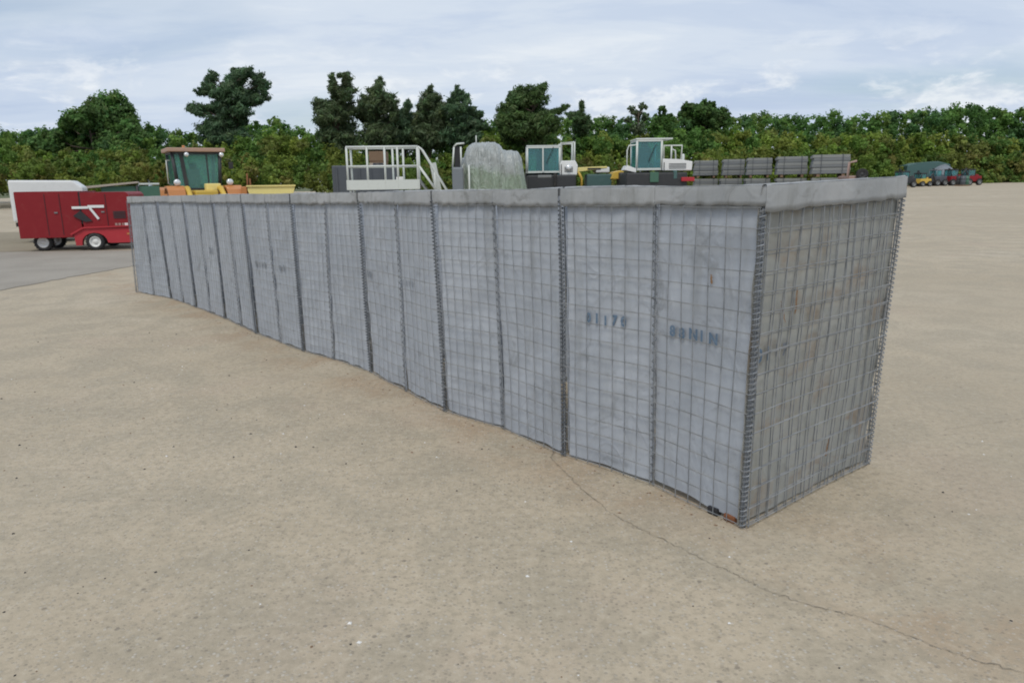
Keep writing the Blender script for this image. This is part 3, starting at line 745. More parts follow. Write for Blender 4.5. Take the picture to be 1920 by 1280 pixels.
for sx in (-1, 1):
    f_ = B().prism([(-1.55, 0.95), (-1.40, 1.28), (-1.05, 1.42), (-0.55, 1.42), (-0.25, 1.22), (-0.25, 1.15), (-0.6, 1.34), (-1.05, 1.34), (-1.35, 1.2), (-1.48, 0.95)], sx * 0.95 - 0.27, sx * 0.95 + 0.27, 'X').build('fender', 'orange_paint', lo)
    f_ = B().prism([(0.85, 1.0), (1.0, 1.28), (1.4, 1.38), (1.8, 1.3), (2.0, 1.0), (1.9, 1.0), (1.75, 1.22), (1.4, 1.3), (1.05, 1.2), (0.93, 1.0)], sx * 0.95 - 0.27, sx * 0.95 + 0.27, 'X').build('fender', 'orange_paint', lo)
    B().tube([(sx * 0.55, -0.1, 1.3), (sx * 0.55, -1.0, 1.32), (sx * 0.55, -1.9, 0.85), (sx * 0.55, -2.2, 0.45)], 0.10, 8).build('lift_arm', 'yellow_paint', lo)
    h_ = B().lathe([(0.001, -0.10), (0.085, -0.10), (0.11, -0.07), (0.11, 0.05), (0.001, 0.06)], (sx * 0.86, -1.0, 1.53), 'Y', 16).build('headlight', 'lamp_glass', lo)
    B().tube([(sx * 0.86, -1.0, 1.34), (sx * 0.86, -1.0, 1.46)], 0.03, 6).build('lamp_bracket', 'dark_steel', h_)
    for y in (-0.9, 1.45): wheel(lo, (sx * 0.95, y, 0.62), 0.62, 0.45, 'yellow_paint', 'X')
B().prism([(-2.2, 0.12), (-2.95, 0.08), (-2.95, 0.16), (-2.45, 0.30), (-2.35, 0.85), (-2.2, 0.85)], -1.15, 1.15, 'X').build('bucket', 'dark_steel', lo)
B().box((0.35, -0.55, 1.36), (0.5, 0.45, 0.26), bev=0.04).build('valve_cover', 'pale_yellow', lo)
B().lathe([(0.001, -0.07), (0.07, -0.07), (0.085, 0.0), (0.06, 0.06), (0.001, 0.06)], (0.82, -0.10, 2.50), 'Y', 14).build('work_light', 'lamp_glass', lo)
B().lathe([(0.001, -0.07), (0.07, -0.07), (0.085, 0.0), (0.06, 0.06), (0.001, 0.06)], (-0.35, -0.10, 2.50), 'Y', 14).build('work_light', 'lamp_glass', lo)
mi = B().tube([(-0.9, 0.1, 2.3), (-1.02, 0.0, 2.3), (-1.02, 0.0, 1.5), (-0.88, 0.1, 1.45)], 0.018, 6).build('grab_rail', 'rail_white', lo)
B().tube([(0.92, -0.05, 2.35), (1.1, -0.2, 2.32), (1.1, -0.2, 2.25)], 0.015, 6).box((1.1, -0.2, 2.12), (0.16, 0.05, 0.24), bev=0.015).build('mirror', 'black_plastic', lo)

# yellow skip beside it
sk = place(508, 26.5, R(16), 'tipping_skip')
tag(sk, 'pale yellow steel tipping skip just showing above the barrier right of the loader', 'skip')
B().prism([(-0.55, 0.45), (0.55, 0.45), (0.80, 1.30), (0.80, 1.40), (-0.80, 1.34), (-0.80, 1.24)], 0, 1.3, bev=0.02).build('body', 'pale_yellow', sk)
B().box((0.0, 0.65, 1.385), (1.66, 1.4, 0.05)).build('rim_lip', 'pale_yellow', sk)
B().box((0, 0.3, 0.22), (1.0, 0.1, 0.44)).box((0, 1.0, 0.22), (1.0, 0.1, 0.44)).build('stand', 'dark_steel', sk)
B().box((-0.92, 0.3, 1.22), (0.20, 0.5, 0.30), bev=0.03).build('hinge_bracket', 'orange_paint', sk)
# thin rusty stakes standing between loader and skip
for i, (px, lab) in enumerate(((462, 'thin rusty stake leaning near the yellow skip'), (473, 'thin rusty stake standing upright beside the leaning one'))):
    o = place(px, 29.0, 0, 'rusty_stake')
    B().tube([(0, 0, 0), (0.03 - 0.09 * i, 0, 1.1), (0.05 - 0.14 * i, 0.02, 1.85 - 0.2 * i)], 0.035, 6).build('rod', 'rust', o)
    B().box((0, 0, 0.03), (0.3, 0.3, 0.06)).build('foot_plate', 'rust', o)
    tag(o, lab, 'stake')

# slate tank behind the platform
tk = place(686, 29.5, R(9), 'storage_tank')
tag(tk, 'slate grey rectangular steel tank behind the white access platform', 'tank')
B().box((0, 0.75, 1.15), (2.55, 1.5, 1.9), bev=0.04).build('body', 'slate', tk)
for k in range(6): B().box((-1.1 + 0.44 * k, -0.02, 1.15), (0.06, 0.05, 1.75)).build('rib', 'slate', tk)
B().box((0, 0.75, 0.1), (2.3, 1.2, 0.2)).build('skid', 'dark_steel', tk)
B().lathe([(0.001, 0.1), (0.2, 0.1), (0.22, 0.0), (0.22, -0.05)], (0.5, 0.8, 2.11), 'Z', 16).build('hatch', 'dark_steel', tk)
bx_ = place(709, 33.0, 0, 'timber_crate')
tag(bx_, 'brown crate with pale lower boards seen through the platform rails', 'crate')
B().box((0, 0.5, 2.55), (0.72, 0.9, 0.42), bev=0.02).build('lid', 'timber', bx_)
for k in range(4): B().box((0, 0.045, 2.20 - 0.14 * k), (0.70, 0.03, 0.125)).build('plank', 'tan_sheet', bx_)
B().box((0, 0.5, 1.2), (0.66, 0.86, 2.36)).build('body', 'timber', bx_)

# ------------------------------------------------------------------ white access platform
pf = place(719, 25.0, R(4), 'access_platform')
tag(pf, 'white tubular access platform with guard rails and stairs down', 'platform')
W2, D2 = 1.19, 1.0
ZT, ZM, ZD = 2.60, 1.98, 1.50
B().box((0, D2 / 2, ZD - 0.05), (2.4, D2, 0.08)).build('deck', 'rail_white', pf)
for y in (-0.02, D2 + 0.02): B().box((0, y, ZD - 0.12), (2.42, 0.03, 0.32)).build('toe_board', 'rail_white', pf)
for y, xs in ((0.0, (-1.16, -0.50, 0.08, 0.50, 1.16)), (D2, (-1.16, 0.26, 0.62, 1.16))):
    for x in xs: B().tube([(x, y, ZD - 0.25), (x, y, ZT)], 0.036, 8).build('post', 'rail_white', pf)
    B().tube([(-1.18, y, ZT), (1.18, y, ZT)], 0.038, 8).build('top_rail', 'rail_white', pf)
    B().tube([(-1.17, y, ZM), (1.17, y, ZM)], 0.032, 8).build('mid_rail', 'rail_white', pf)
for z in (ZT, ZM): B().tube([(-1.16, 0, z), (-1.16, D2, z)], 0.034, 8).build('end_rail', 'rail_white', pf)
for x in (-1.12, 1.12):
    for y in (0.05, D2 - 0.05): B().tube([(x, y, 0.12), (x * 0.98, y, ZD - 0.1)], 0.045, 8).build('leg', 'rail_white', pf)
for x in (-1.12, 1.12):
    for y in (0.05, D2 - 0.05): wheel(pf, (x, y, 0.1), 0.1, 0.06)
B().tube([(-1.1, 0.05, 0.3), (1.1, 0.05, 1.3)], 0.025, 6).build('brace', 'rail_white', pf)
for y in (0.02, D2 - 0.02):
    B().tube([(1.18, y, ZT), (1.30, y, ZT - 0.08), (2.18, y, 1.02), (2.22, y, 0.45)], 0.034, 8).build('handrail', 'rail_white', pf)
    B().tube([(1.18, y, ZM), (1.85, y, 1.0)], 0.028, 8).build('stair_mid_rail', 'rail_white', pf)
    B().box((1.72, y, 0.76), (0.06, 0.04, 1.85), (0, R(-35.5), 0)).build('stringer', 'grey_steel', pf)
    B().tube([(1.72, y, 0.85), (1.72, y, 1.80)], 0.026, 6).build('stair_post', 'rail_white', pf)
for k in range(6): B().box((1.24 + 0.17 * k, D2 / 2, 1.36 - 0.24 * k), (0.22, D2 - 0.06, 0.03)).build('tread', 'grey_steel', pf)
B().box((0.55, 0.02, ZD + 0.06), (0.24, 0.1, 0.14), bev=0.03).build('lamp_housing', 'hub_white', pf)
# loose white boards stacked at the foot of the stairs
o = place(828, 26.0, R(10), 'leaning_board')
tag(o, 'pair of pale boards leaning together right of the platform stairs', 'board')
B().box((-0.10, 0, 1.05), (0.22, 0.04, 2.1), (0, R(-10), 0)).build('board', 'rail_white', o)
B().box((0.42, 0.05, 0.85), (0.10, 0.04, 1.75), (0, R(28), 0)).build('board', 'rail_white', o)
B().box((0.05, 0.0, 0.04), (0.9, 0.3, 0.08)).build('rest', 'timber', o)

# ------------------------------------------------------------------ machine wrapped in polythene
wr = place(918, 24.5, R(0), 'wrapped_machine')
tag(wr, 'lumpy machine wrapped in pale polythene sheeting with a greenish lower part', 'wrapped machine')
prof = [(-1.19, 1.35), (-1.10, 2.0), (-1.00, 2.16), (-0.85, 2.24), (-0.74, 2.58), (-0.55, 2.70), (-0.2, 2.72), (0.18, 2.72), (0.34, 2.62), (0.47, 2.46), (0.75, 2.44), (0.95, 2.40), (1.06, 2.22), (1.14, 1.7), (1.24, 1.15), (1.32, 0.5)]
V, Fc = [], []; nq = 26
fw = rnd_wave(5, 0.07, 7, 13); fw2 = rnd_wave(6, 0.05, 7, 30)
XS = np.linspace(-1.19, 1.32, 120); ZS = np.interp(XS, [p[0] for p in prof], [p[1] for p in prof])
for x, zt in zip(XS, ZS):
    for k in range(nq + 1):
        q = math.pi * k / nq; cc, ss = math.cos(q), math.sin(q)
        hy = 0.85 * (1 + 0.10 * fw(x, q) / 0.07)
        y = 0.9 - math.copysign(abs(cc) ** 0.55, cc) * hy; z = zt * max(0, ss) ** 0.42
        fold = 0.028 * math.sin(x * 23 + 2.2 * math.sin(z * 2.1 + x * 3)) + 0.02 * math.sin(x * 41 + z * 5)
        y += fw2(x * 3, q * 2) + fold * (1 if y < 0.9 else -1); z += fw2(q * 3, x * 3) * min(1, z) * 0.6
        V.append((x + fw(q * 2, x) * 0.4, y, max(0.01, z)))
for i in range(len(XS) - 1):
    for k in range(nq): a = i * (nq + 1) + k; Fc.append((a, a + 1, a + nq + 2, a + nq + 1))
Fc.append(tuple(range(nq + 1))); Fc.append(tuple(range((len(XS) - 1) * (nq + 1), len(XS) * (nq + 1)))[::-1])
pymesh('polythene_wrap', V, Fc, 'polythene', wr, True)
cb = B()
for x in (-1.20, -0.92): cb.tube([(x, 0.1, 1.9), (x + (0.06 if x < -1 else 0), 0.1, 2.55)], 0.03, 8)
cb.tube([(-1.14, 0.1, 2.55), (-1.05, 0.1, 2.64), (-0.8, 0.1, 2.66)], 0.03, 8)
cb.build('cab_frame', 'rail_white', wr)
B().box((-1.02, 0.16, 2.24), (0.24, 0.03, 0.66), bev=0.01).build('window', 'black_plastic', wr)
B().box((-1.02, 0.1, 1.2), (0.36, 0.8, 1.4), bev=0.06).build('cab_base', 'blue_grey', wr)
B().tube([(-0.43, 0.5, 2.6), (-0.43, 0.5, 2.92)], 0.02, 6).build('aerial', 'rail_white', wr)
B().tube([(-0.85, -0.1, 0.6), (-0.85, -0.1, 1.95), (-0.66, -0.1, 1.97), (-0.66, -0.1, 0.6)], 0.03, 8).build('guard_frame', 'rail_white', wr)

# ------------------------------------------------------------------ two white tracked dumpers
d1 = place(1034, 27.0, R(0), 'tracked_dumper')
tag(d1, 'white cabbed tracked dumper next to the wrapped machine', 'dumper')
cab(d1, -0.86, 0.30, 0.1, 1.3, 1.74, 2.60, 'rail_white', 'glass_teal', over=0.04, pil=0.06, rooft=0.05)
B().box((-0.30, 0.06, 2.17), (0.05, 0.03, 0.86)).build('window_bar', 'rail_white', d1)
B().tube([(0.36, 0.1, 1.9), (0.36, 0.1, 2.74), (0.83, 0.1, 2.76), (0.83, 0.1, 2.05)], 0.04, 8).build('roll_bar', 'rail_white', d1)
B().tube([(0.36, 1.1, 1.9), (0.36, 1.1, 2.74), (0.83, 1.1, 2.76), (0.83, 1.1, 2.05)], 0.04, 8).build('roll_bar', 'rail_white', d1)
B().prism([(0.30, 1.62), (0.92, 1.62), (0.95, 1.95), (0.86, 2.12), (0.36, 2.12), (0.30, 2.0)], 0.0, 1.2, bev=0.03).build('engine_cover', 'white_paint', d1)
B().lathe([(0.001, -0.06), (0.10, -0.06), (0.11, 0.03), (0.001, 0.03)], (0.62, -0.02, 1.88), 'Y', 14).build('headlight', 'lamp_glass', d1)
B().box((0, 0.65, 1.33), (1.75, 1.6, 0.60), bev=0.05).build('chassis', 'dark_steel', d1)
B().box((0.12, -0.12, 1.45), (0.10, 0.3, 0.46), bev=0.02).build('step', 'rubber', d1)
B().box((-0.25, -0.02, 1.58), (0.5, 0.28, 0.10), bev=0.02).build('foot_board', 'grey_steel', d1)
for sx in (-1, 1): track(d1, sx * 0.72, -0.7, 2.2, 0.0, 0.42, 0.42)
B().prism([(1.5, 1.15), (2.9, 1.15), (3.2, 1.75), (1.3, 1.75)], -0.9, 0.9, 'X', bev=0.03).build('load_bed', 'dark_steel', d1)

d2 = place(1222, 26.0, R(0), 'tracked_dumper')
tag(d2, 'taller white tracked dumper with side cage next to the grey bundles', 'dumper')
cab(d2, -0.52, 0.33, 0.1, 1.3, 1.78, 2.74, 'rail_white', 'glass_teal', over=0.05, pil=0.065, rooft=0.06)
B().box((0.35, 0.7, 2.80), (0.75, 1.1, 0.05), bev=0.015).build('roof_visor', 'rail_white', d2)
B().tube([(0.40, 0.05, 2.04), (0.40, 0.05, 2.56), (1.02, 0.05, 2.56), (1.0, 0.05, 2.05)], 0.03, 8).build('side_cage', 'rail_white', d2)
B().tube([(0.66, 0.05, 2.05), (0.66, 0.05, 2.56)], 0.03, 8).build('cage_bar', 'rail_white', d2)
B().tube([(0.84, 0.12, 2.05), (0.80, 0.1, 2.40), (0.70, 0.1, 2.44)], 0.025, 6).build('cage_stay', 'rail_white', d2)
B().tube([(-0.86, 0.1, 1.78), (-0.86, 0.1, 2.42), (-0.80, 0.1, 2.58), (-0.52, 0.1, 2.60)], 0.026, 8).build('mirror_arm', 'rail_white', d2)
B().prism([(0.36, 1.72), (1.38, 1.72), (1.40, 2.02), (0.95, 2.10), (0.36, 2.12)], 0.0, 1.25, bev=0.03).build('engine_cover', 'white_paint', d2)
B().prism([(-0.95, 1.76), (-0.55, 1.66), (-0.55, 1.80), (-0.86, 1.92)], 0.0, 0.9, bev=0.02).build('fender', 'white_paint', d2)
B().lathe([(0.05, 0.0), (0.06, 0.16), (0.04, 0.22), (0.001, 0.22)], (1.17, 0.5, 2.07), 'Z', 12).build('exhaust', 'rail_white', d2)
B().box((0.15, 0.65, 1.35), (2.1, 1.6, 0.62), bev=0.05).build('chassis', 'dark_steel', d2)
B().box((0.05, -0.16, 1.5), (0.3, 0.08, 0.34), bev=0.02).build('step', 'green_paint', d2)
B().box((0.78, -0.06, 1.58), (0.12, 0.2, 0.28), bev=0.02).build('filter', 'teal_paint', d2)
B().box((1.2, -0.1, 1.42), (0.45, 0.3, 0.14), bev=0.02).build('tool_box', 'bright_red', d2)
for sx in (-1, 1): track(d2, 0.15 + sx * 0.8, -0.7, 2.2, 0.0, 0.42, 0.42)
B().prism([(1.5, 1.15), (2.9, 1.15), (3.2, 1.70), (1.3, 1.70)], -0.8, 1.1, 'X', bev=0.03).build('load_bed', 'dark_steel', d2)

# low yellow roller between them
ro = place(1126, 28.5, R(0), 'road_roller')
tag(ro, 'low yellow road roller parked between the two white dumpers', 'roller')
B().prism([(-0.88, 1.72), (-0.86, 1.90), (0.25, 1.93), (0.25, 1.83), (-0.72, 1.78)], 0, 1.1, bev=0.02).build('frame_beam', 'pale_yellow', ro)
B().box((-0.25, -0.01, 1.845), (0.5, 0.03, 0.06)).build('slot', 'black_plastic', ro)
B().box((0.08, 0.5, 1.80), (0.52, 1.0, 0.20), bev=0.04).build('cover', 'white_paint', ro)
B().prism([(0.36, 1.45), (0.50, 1.72), (0.80, 1.78), (0.95, 1.66), (0.95, 1.45)], 0, 1.0, bev=0.03).build('engine_cover', 'yellow_paint', ro)
B().tube([(-0.85, 0.05, 1.75), (-0.72, 0.05, 1.5), (-0.72, 0.05, 0.9)], 0.05, 8).build('fork', 'yellow_paint', ro)
B().box((-0.05, 0.5, 1.35), (0.95, 0.95, 0.6), bev=0.05).build('tank', 'teal_paint', ro)
B().box((0.0, 0.5, 0.85), (1.7, 0.8, 0.4), bev=0.05).build('chassis', 'dark_steel', ro)
for x in (-0.75, 0.75): B().lathe([(0.001, -0.5), (0.40, -0.5), (0.42, -0.48), (0.42, 0.48), (0.40, 0.5), (0.001, 0.5)], (x, 0.5, 0.42), 'Y', 24).build('drum', 'grey_steel', ro)

# ------------------------------------------------------------------ stacks of folded gabion bundles
bp = empty('gabion_bundle', (0, 0, 0))
random.seed(21)
for k in range(6):
    dx, dy = random.uniform(-0.015, 0.015), random.uniform(-0.02, 0.02)
    b_ = B().box((dx, 0.75 + dy, 0.145 + 0.098 * k), (1.10 + random.uniform(-0.05, 0.03), 1.55, 0.0965), (R(random.uniform(-0.3, 0.3)), R(random.uniform(-0.4, 0.4)), 0), bev=0.014)
    b_.build('folded_panel', ('bundle_grey', 'bundle_pale')[k % 2], bp)
for x in (-0.36, 0.36): B().box((x, 0.75, 0.045), (0.10, 1.5, 0.09)).build('bearer', 'timber', bp)
for x in (-0.30, 0.32):
    B().box((x, -0.045, 0.39), (0.022, 0.006, 0.62)).box((x, 0.75, 0.695), (0.022, 1.58, 0.006)).build('strap', 'slate', bp)
stacks = [(1557, 24.0, 2.2, 1.02, 'nearest to the barrier corner'), (1483, 25.6, 2.12, 0.90, 'second from the barrier corner'), (1423, 27.2, 2.10, 0.80, 'third from the barrier corner'),
          (1373, 28.8, 2.05, 0.74, 'fourth from the barrier corner'), (1324, 30.4, 2.05, 0.86, 'beside the taller white dumper')]
first = True
for (px, Y, top, sx, lab) in stacks:
    for lv, (wrd) in enumerate(('Bottom', 'Middle', 'Top')):
        o = bp if first else copy_tree(bp)
        first = False
        p = at(px, 340, Y)
        o.location = (p.x + random.uniform(-0.04, 0.04), Y + random.uniform(-0.04, 0.04), gz(Y) + lv * 0.72 + (0 if lv == 0 else 0))
        o.rotation_euler = (0, 0, -math.atan2(p.x, Y) + R(3 + random.uniform(-2, 2))); o.scale = (sx, 1, 1.0 if top < 2.15 else 1.0)
        o['label'] = '%s bundle of folded grey gabions in the stack %s' % (wrd.lower(), lab)
        o['category'] = 'gabion bundle'; o['group'] = 'stacked bundles of folded gabions'
# rusty little trailer by the last stack
rt = place(1606, 23.0, R(-8), 'rusty_trailer')
tag(rt, 'rusty pinkish trailer frame behind the top corner of the barrier', 'trailer')
B().box((0, 0.5, 1.28), (0.62, 0.9, 0.36), bev=0.05).build('body', 'rusty_pink', rt)
B().tube([(-0.3, 0, 1.1), (-0.26, 0, 1.85), (-0.05, 0, 1.9)], 0.04, 8).build('post', 'rusty_pink', rt)
B().box((0, 0.5, 0.75), (0.5, 0.8, 0.8)).build('chassis', 'rust', rt)
B().box((0.22, -0.05, 1.38), (0.14, 0.06, 0.10), bev=0.02).build('lamp', 'hub_white', rt)
for x in (-0.3, 0.34): wheel(rt, (x, 0.4, 0.38), 0.38, 0.18, 'rusty_pink', 'X')
wheel(rt, (0.12, -0.06, 1.50), 0.17, 0.1, 'dark_steel', 'Y')

# ------------------------------------------------------------------ far plant at the yard's edge
def far_machine(px, Y, name, label, cat, col, cabm, wd, ht, arm=None, wheels=2, rz=0.2):
    o = place(px, Y, rz, name); tag(o, label, cat)
    B().box((0, 0.8, ht * 0.40), (wd, 1.6, ht * 0.34), bev=0.06).build('body', col, o)
    B().box((wd * 0.12, 0.8, ht * 0.60), (wd * 0.5, 1.2, ht * 0.14), bev=0.05).build('engine_cover', col, o)
    cab(o, -wd * 0.36, wd * 0.10, 0.2, 1.3, ht * 0.56, ht * 0.93, cabm, 'glass_teal', over=0.05, pil=0.07)
    for x in (-wd * 0.33, wd * 0.33):
        for y in (0.0, 1.6): wheel(o, (x, y, ht * 0.2), ht * 0.2, 0.3, 'grey_steel')
    if arm: B().tube([(wd * 0.3, 0.2, ht * 0.5), (wd * 0.62, 0.1, ht * 0.95), (wd * 0.85, 0.0, ht * 0.35)], [0.13, 0.11, 0.08], 8).build('boom', arm, o)
    return o
far_machine(1703, 80.0, 'site_dumper', 'black site dumper parked at the far right yard edge', 'dumper', 'dark_steel', 'dark_steel', 1.9, 1.75)
far_machine(1736, 84.0, 'mini_digger', 'yellow mini digger parked beside the far black dumper', 'digger', 'yellow_paint', 'dark_steel', 1.4, 1.5, 'dark_steel')
far_machine(1764, 86.0, 'tractor', 'blue grey tractor parked beside the far yellow digger', 'tractor', 'slate', 'blue_grey', 1.5, 1.9)
far_machine(1794, 87.0, 'telehandler', 'red telehandler at the far right beside the blue grey tractor', 'telehandler', 'red_paint', 'dark_steel', 1.8, 1.9, 'dark_steel')
far_machine(1826, 88.0, 'site_dumper', 'dark red site dumper at the far right end of the parked row', 'dumper', 'red_paint', 'dark_steel', 2.0, 1.9)
ct = place(1738, 98.0, R(-3), 'curtain_trailer')
tag(ct, 'teal sheeted lorry trailer behind the far row of plant', 'trailer')
B().prism([(-2.8, 0.9), (2.8, 0.9), (2.75, 2.55), (1.2, 2.95), (-1.4, 2.8), (-2.7, 2.5)], 0, 2.4, bev=0.1).build('body', 'teal_paint', ct)
B().box((0, 1.2, 0.75), (5.2, 2.2, 0.25)).build('chassis_rail', 'dark_steel', ct)
for x in (-1.9, -0.9, 1.9):
    for y in (0.1, 2.3): wheel(ct, (x, y, 0.48), 0.48, 0.3)
sh = place(1776, 94.0, R(5), 'covered_heap')
tag(sh, 'heap of gear under a grey tarpaulin behind the far tractor', 'heap')
V, Fc = [], []; hw_ = rnd_wave(44, 0.35, 6, 7)
for j in range(13):
    for i in range(17):
        u, v = i / 16 * 2 - 1, j / 12 * 2 - 1
        z = max(0.0, (1 - abs(u) ** 3) * (1 - abs(v) ** 3)) ** 0.6 * (2.3 + hw_(u * 2, v * 2))
        V.append((u * 1.6 + 0.1 * hw_(v * 5, u), 1.0 + v * 1.1, z))
for j in range(12):
    for i in range(16): a = j * 17 + i; Fc.append((a, a + 1, a + 18, a + 17))
pymesh('tarpaulin', V, Fc, 'blue_grey', sh, True)
B().tube([(-1.5, -0.05, 0.5), (-0.6, -0.08, 1.3), (0.5, -0.08, 1.25), (1.5, -0.05, 0.4)], 0.03, 6).build('rope', 'timber', sh)
for i, (px, Y, hgt, lab) in enumerate(((1718, 86.0, 1.1, 'pallet of dark drums between the far black dumper and yellow digger'), (1812, 84.0, 1.0, 'pallet of dark drums in front of the far red machines'))):
    o = place(px, Y, R(20 * i), 'drum_pallet'); tag(o, lab, 'pallet')
    B().box((0, 0.5, 0.07), (1.1, 1.0, 0.14)).build('pallet', 'timber', o)
    for k, (x, y) in enumerate(((-0.28, 0.25), (0.28, 0.27), (-0.26, 0.78), (0.29, 0.76))):
        B().lathe([(0.001, 0.0), (0.27, 0.0), (0.28, 0.02), (0.27, hgt * 0.33), (0.285, hgt * 0.35), (0.27, hgt * 0.37), (0.27, hgt * 0.66), (0.285, hgt * 0.68), (0.27, hgt * 0.7), (0.28, hgt - 0.02), (0.001, hgt)], (x, y, 0.14), 'Z', 16).build('drum', ('dark_steel', 'slate', 'green_paint', 'dark_steel')[(k + i) % 4], o)

# ------------------------------------------------------------------ trees and scrub
def leaves(C, SZ, COLR, elong, name, parent=None, up=0.35, D=None):
    """C: n x 3 centres, SZ: n sizes, COLR: n x 3 colours -> one mesh of bent leaf-clump faces"""
    n = len(C)
    nrm = rng.normal(size=(n, 3)) * 0.75
    if D is not None: nrm += D * 1.1
    nrm[:, 2] += up; nrm /= np.linalg.norm(nrm, axis=1)[:, None]
    tv = rng.normal(size=(n, 3)); tv -= nrm * (tv * nrm).sum(1)[:, None]; tv /= np.linalg.norm(tv, axis=1)[:, None]
    bv = np.cross(nrm, tv)
    el = elong * rng.uniform(0.75, 1.25, n)
    a = tv * (SZ * el)[:, None]; b_ = bv * (SZ / el * rng.uniform(0.7, 1.2, n))[:, None]; k = nrm * (SZ * 0.25)[:, None]
    V = np.empty((n, 4, 3)); V[:, 0] = C - a - k; V[:, 1] = C + b_ * 0.9 + k * 0.5; V[:, 2] = C + a - k; V[:, 3] = C - b_ + k * 0.5
    V = V.reshape(-1, 3)
    me = bpy.data.meshes.new(name); me.vertices.add(n * 4); me.vertices.foreach_set('co', V.ravel())
    me.loops.add(n * 4); me.loops.foreach_set('vertex_index', np.arange(n * 4, dtype=np.int32))
    me.polygons.add(n); me.polygons.foreach_set('loop_start', np.arange(0, n * 4, 4, dtype=np.int32))
    me.update(calc_edges=True)
    at_ = me.attributes.new('leaf', 'FLOAT_COLOR', 'FACE')
    cc = np.ones((n, 4)); cc[:, :3] = np.clip(COLR, 0.004, 1); at_.data.foreach_set('color', cc.ravel())
    me.validate()
    return link(name, me, 'leaves', parent)
DIRS = []
def clump_points(c, r, n, tufts, flat=0.8, tr=0.32):
    """points in tufts spread through an uneven ball"""
    d = rng.normal(size=(tufts, 3)); d /= np.linalg.norm(d, axis=1)[:, None]
    rad = rng.uniform(0.25, 1.0, tufts) ** 0.5
    tc_ = d * rad[:, None] * r; tc_[:, 2] *= flat
    idx = rng.integers(0, tufts, n)
    off = rng.normal(size=(n, 3)); p = tc_[idx] + off * r * tr * 0.6
    D = off / np.linalg.norm(off, axis=1)[:, None] * 0.8 + p / (r + 1e-6) * 0.7
    DIRS.append(D)
    return p + np.array(c), idx
def tree(name, label, Y, clumps, col, trunk_px, base_px=None, leaf_px=5.0, dens=1.0, flat=0.8, elong=1.25, up=0.35, tr=0.32, depth=0.8, group=None, shade=0.16, cat='tree', trunk_r=0.2, lean=0.0, jitter=0.20, feather=False):
    b0 = at(trunk_px, 345, Y); z0 = gz(Y)
    o = empty(name, (b0.x, Y, z0)); tag(o, label, cat, group)
    O = np.array((b0.x, Y, z0)); s = 1403.0 / Y
    P_, C_, S_ = [], [], []; DIRS.clear()
    cen = []
    if feather:       # boughs fill in towards their neighbours
        ex = []
        for (px, py, r) in clumps:
            nb = sorted(((px - a) ** 2 + ((py - b_) * 1.3) ** 2, a, b_, c_) for (a, b_, c_) in clumps if (a, b_) != (px, py))[:2]
            for (_, a, b_, c_) in nb: ex.append(((px + a) / 2, (py + b_) / 2, 0.75 * min(r, c_)))
        clumps = clumps + ex
    for (px, py, r) in clumps:
        yy = Y + random.uniform(-1, 1) * depth * 1.6; p = at(px, py, yy); rr = r / s * 1.02
        cen.append((Vector(p) - Vector(O), rr))
        ns = (4 if r < 7 else (8 if r < 14 else 15)) if feather else (1 if r < 7 else (4 if r < 14 else 7))
        for q_ in range(ns):
            dv = rng.normal(size=3); dv *= rng.uniform(0.3, 0.95) / np.linalg.norm(dv)
            dv[2] *= 0.85
            rs = rr if ns == 1 else rr * (random.uniform(0.20, 0.38) if feather else random.uniform(0.38, 0.62))
            cpt = np.array(p) - O + (0 if ns == 1 else dv * rr * (1.12 if feather else 0.78))
            n = int(dens * 105 * (rs * s / 10.0) ** 2 + 30); tf = max(6, int(n / 22))
            pts, idx = clump_points(cpt, rs, n, tf, flat, tr)
            if feather:
                dx = pts - cpt; sg = 1.0 if cpt[0] > 0 else -1.0
                pts[:, 0] = cpt[0] + dx[:, 0] * 1.45; pts[:, 2] += 0.32 * sg * dx[:, 0]
            tone = random.uniform(0.85, 1.15) * (1 + rng.normal(0, shade, tf)[idx] + rng.normal(0, 0.10, n))
            hue = rng.normal(0, jitter, (tf, 3))[idx] * 0.35
            P_.append(pts); C_.append(np.array(col)[None, :] * np.clip(tone, 0.4, 1.8)[:, None] * (1 + hue))
            S_.append(rng.uniform(0.6, 1.25, n) * leaf_px / s * 0.56)
    leaves(np.vstack(P_), np.concatenate(S_), np.vstack(C_), elong, 'crown', o, up, np.vstack(DIRS))
    # trunk and limbs
    tb = B(); top = max(c.z for c, r in cen); hx = [c for c, r in cen if c.z > top * 0.6]
    tx = sum(c.x for c in hx) / len(hx)
    trunk = [Vector((tx * q ** 1.5, 0.1 * math.sin(q * 5), top * 0.93 * q)) for q in (0, 0.15, 0.35, 0.55, 0.75, 1.0)]
    tb.tube(trunk, [trunk_r, trunk_r * 0.85, trunk_r * 0.7, trunk_r * 0.5, trunk_r * 0.3, 0.03], 8)
    for (c, r_) in cen:
        if r_ < 0.3: continue
        q = min(0.95, max(0.12, (c.z - 0.8) / (top * 0.93))); i = q * 5; i0 = min(4, int(i)); st_ = None
        qs = (0, 0.15, 0.35, 0.55, 0.75, 1.0)
        for a, b_ in zip(range(5), range(1, 6)):
            if qs[a] <= q <= qs[b_]: st_ = trunk[a].lerp(trunk[b_], (q - qs[a]) / (qs[b_] - qs[a]))
        mid = st_.lerp(c, 0.55) + Vector((0, 0, -0.12 * r_))
        tb.tube([st_, mid, c + Vector((0, 0, 0.2 * r_))], [trunk_r * 0.26, trunk_r * 0.16, 0.02], 5)
    tb.build('trunk', 'bark', o)
    return o
DK = (0.036, 0.060, 0.028); PINE = (0.120, 0.200, 0.105); PINE2 = (0.145, 0.200, 0.098)
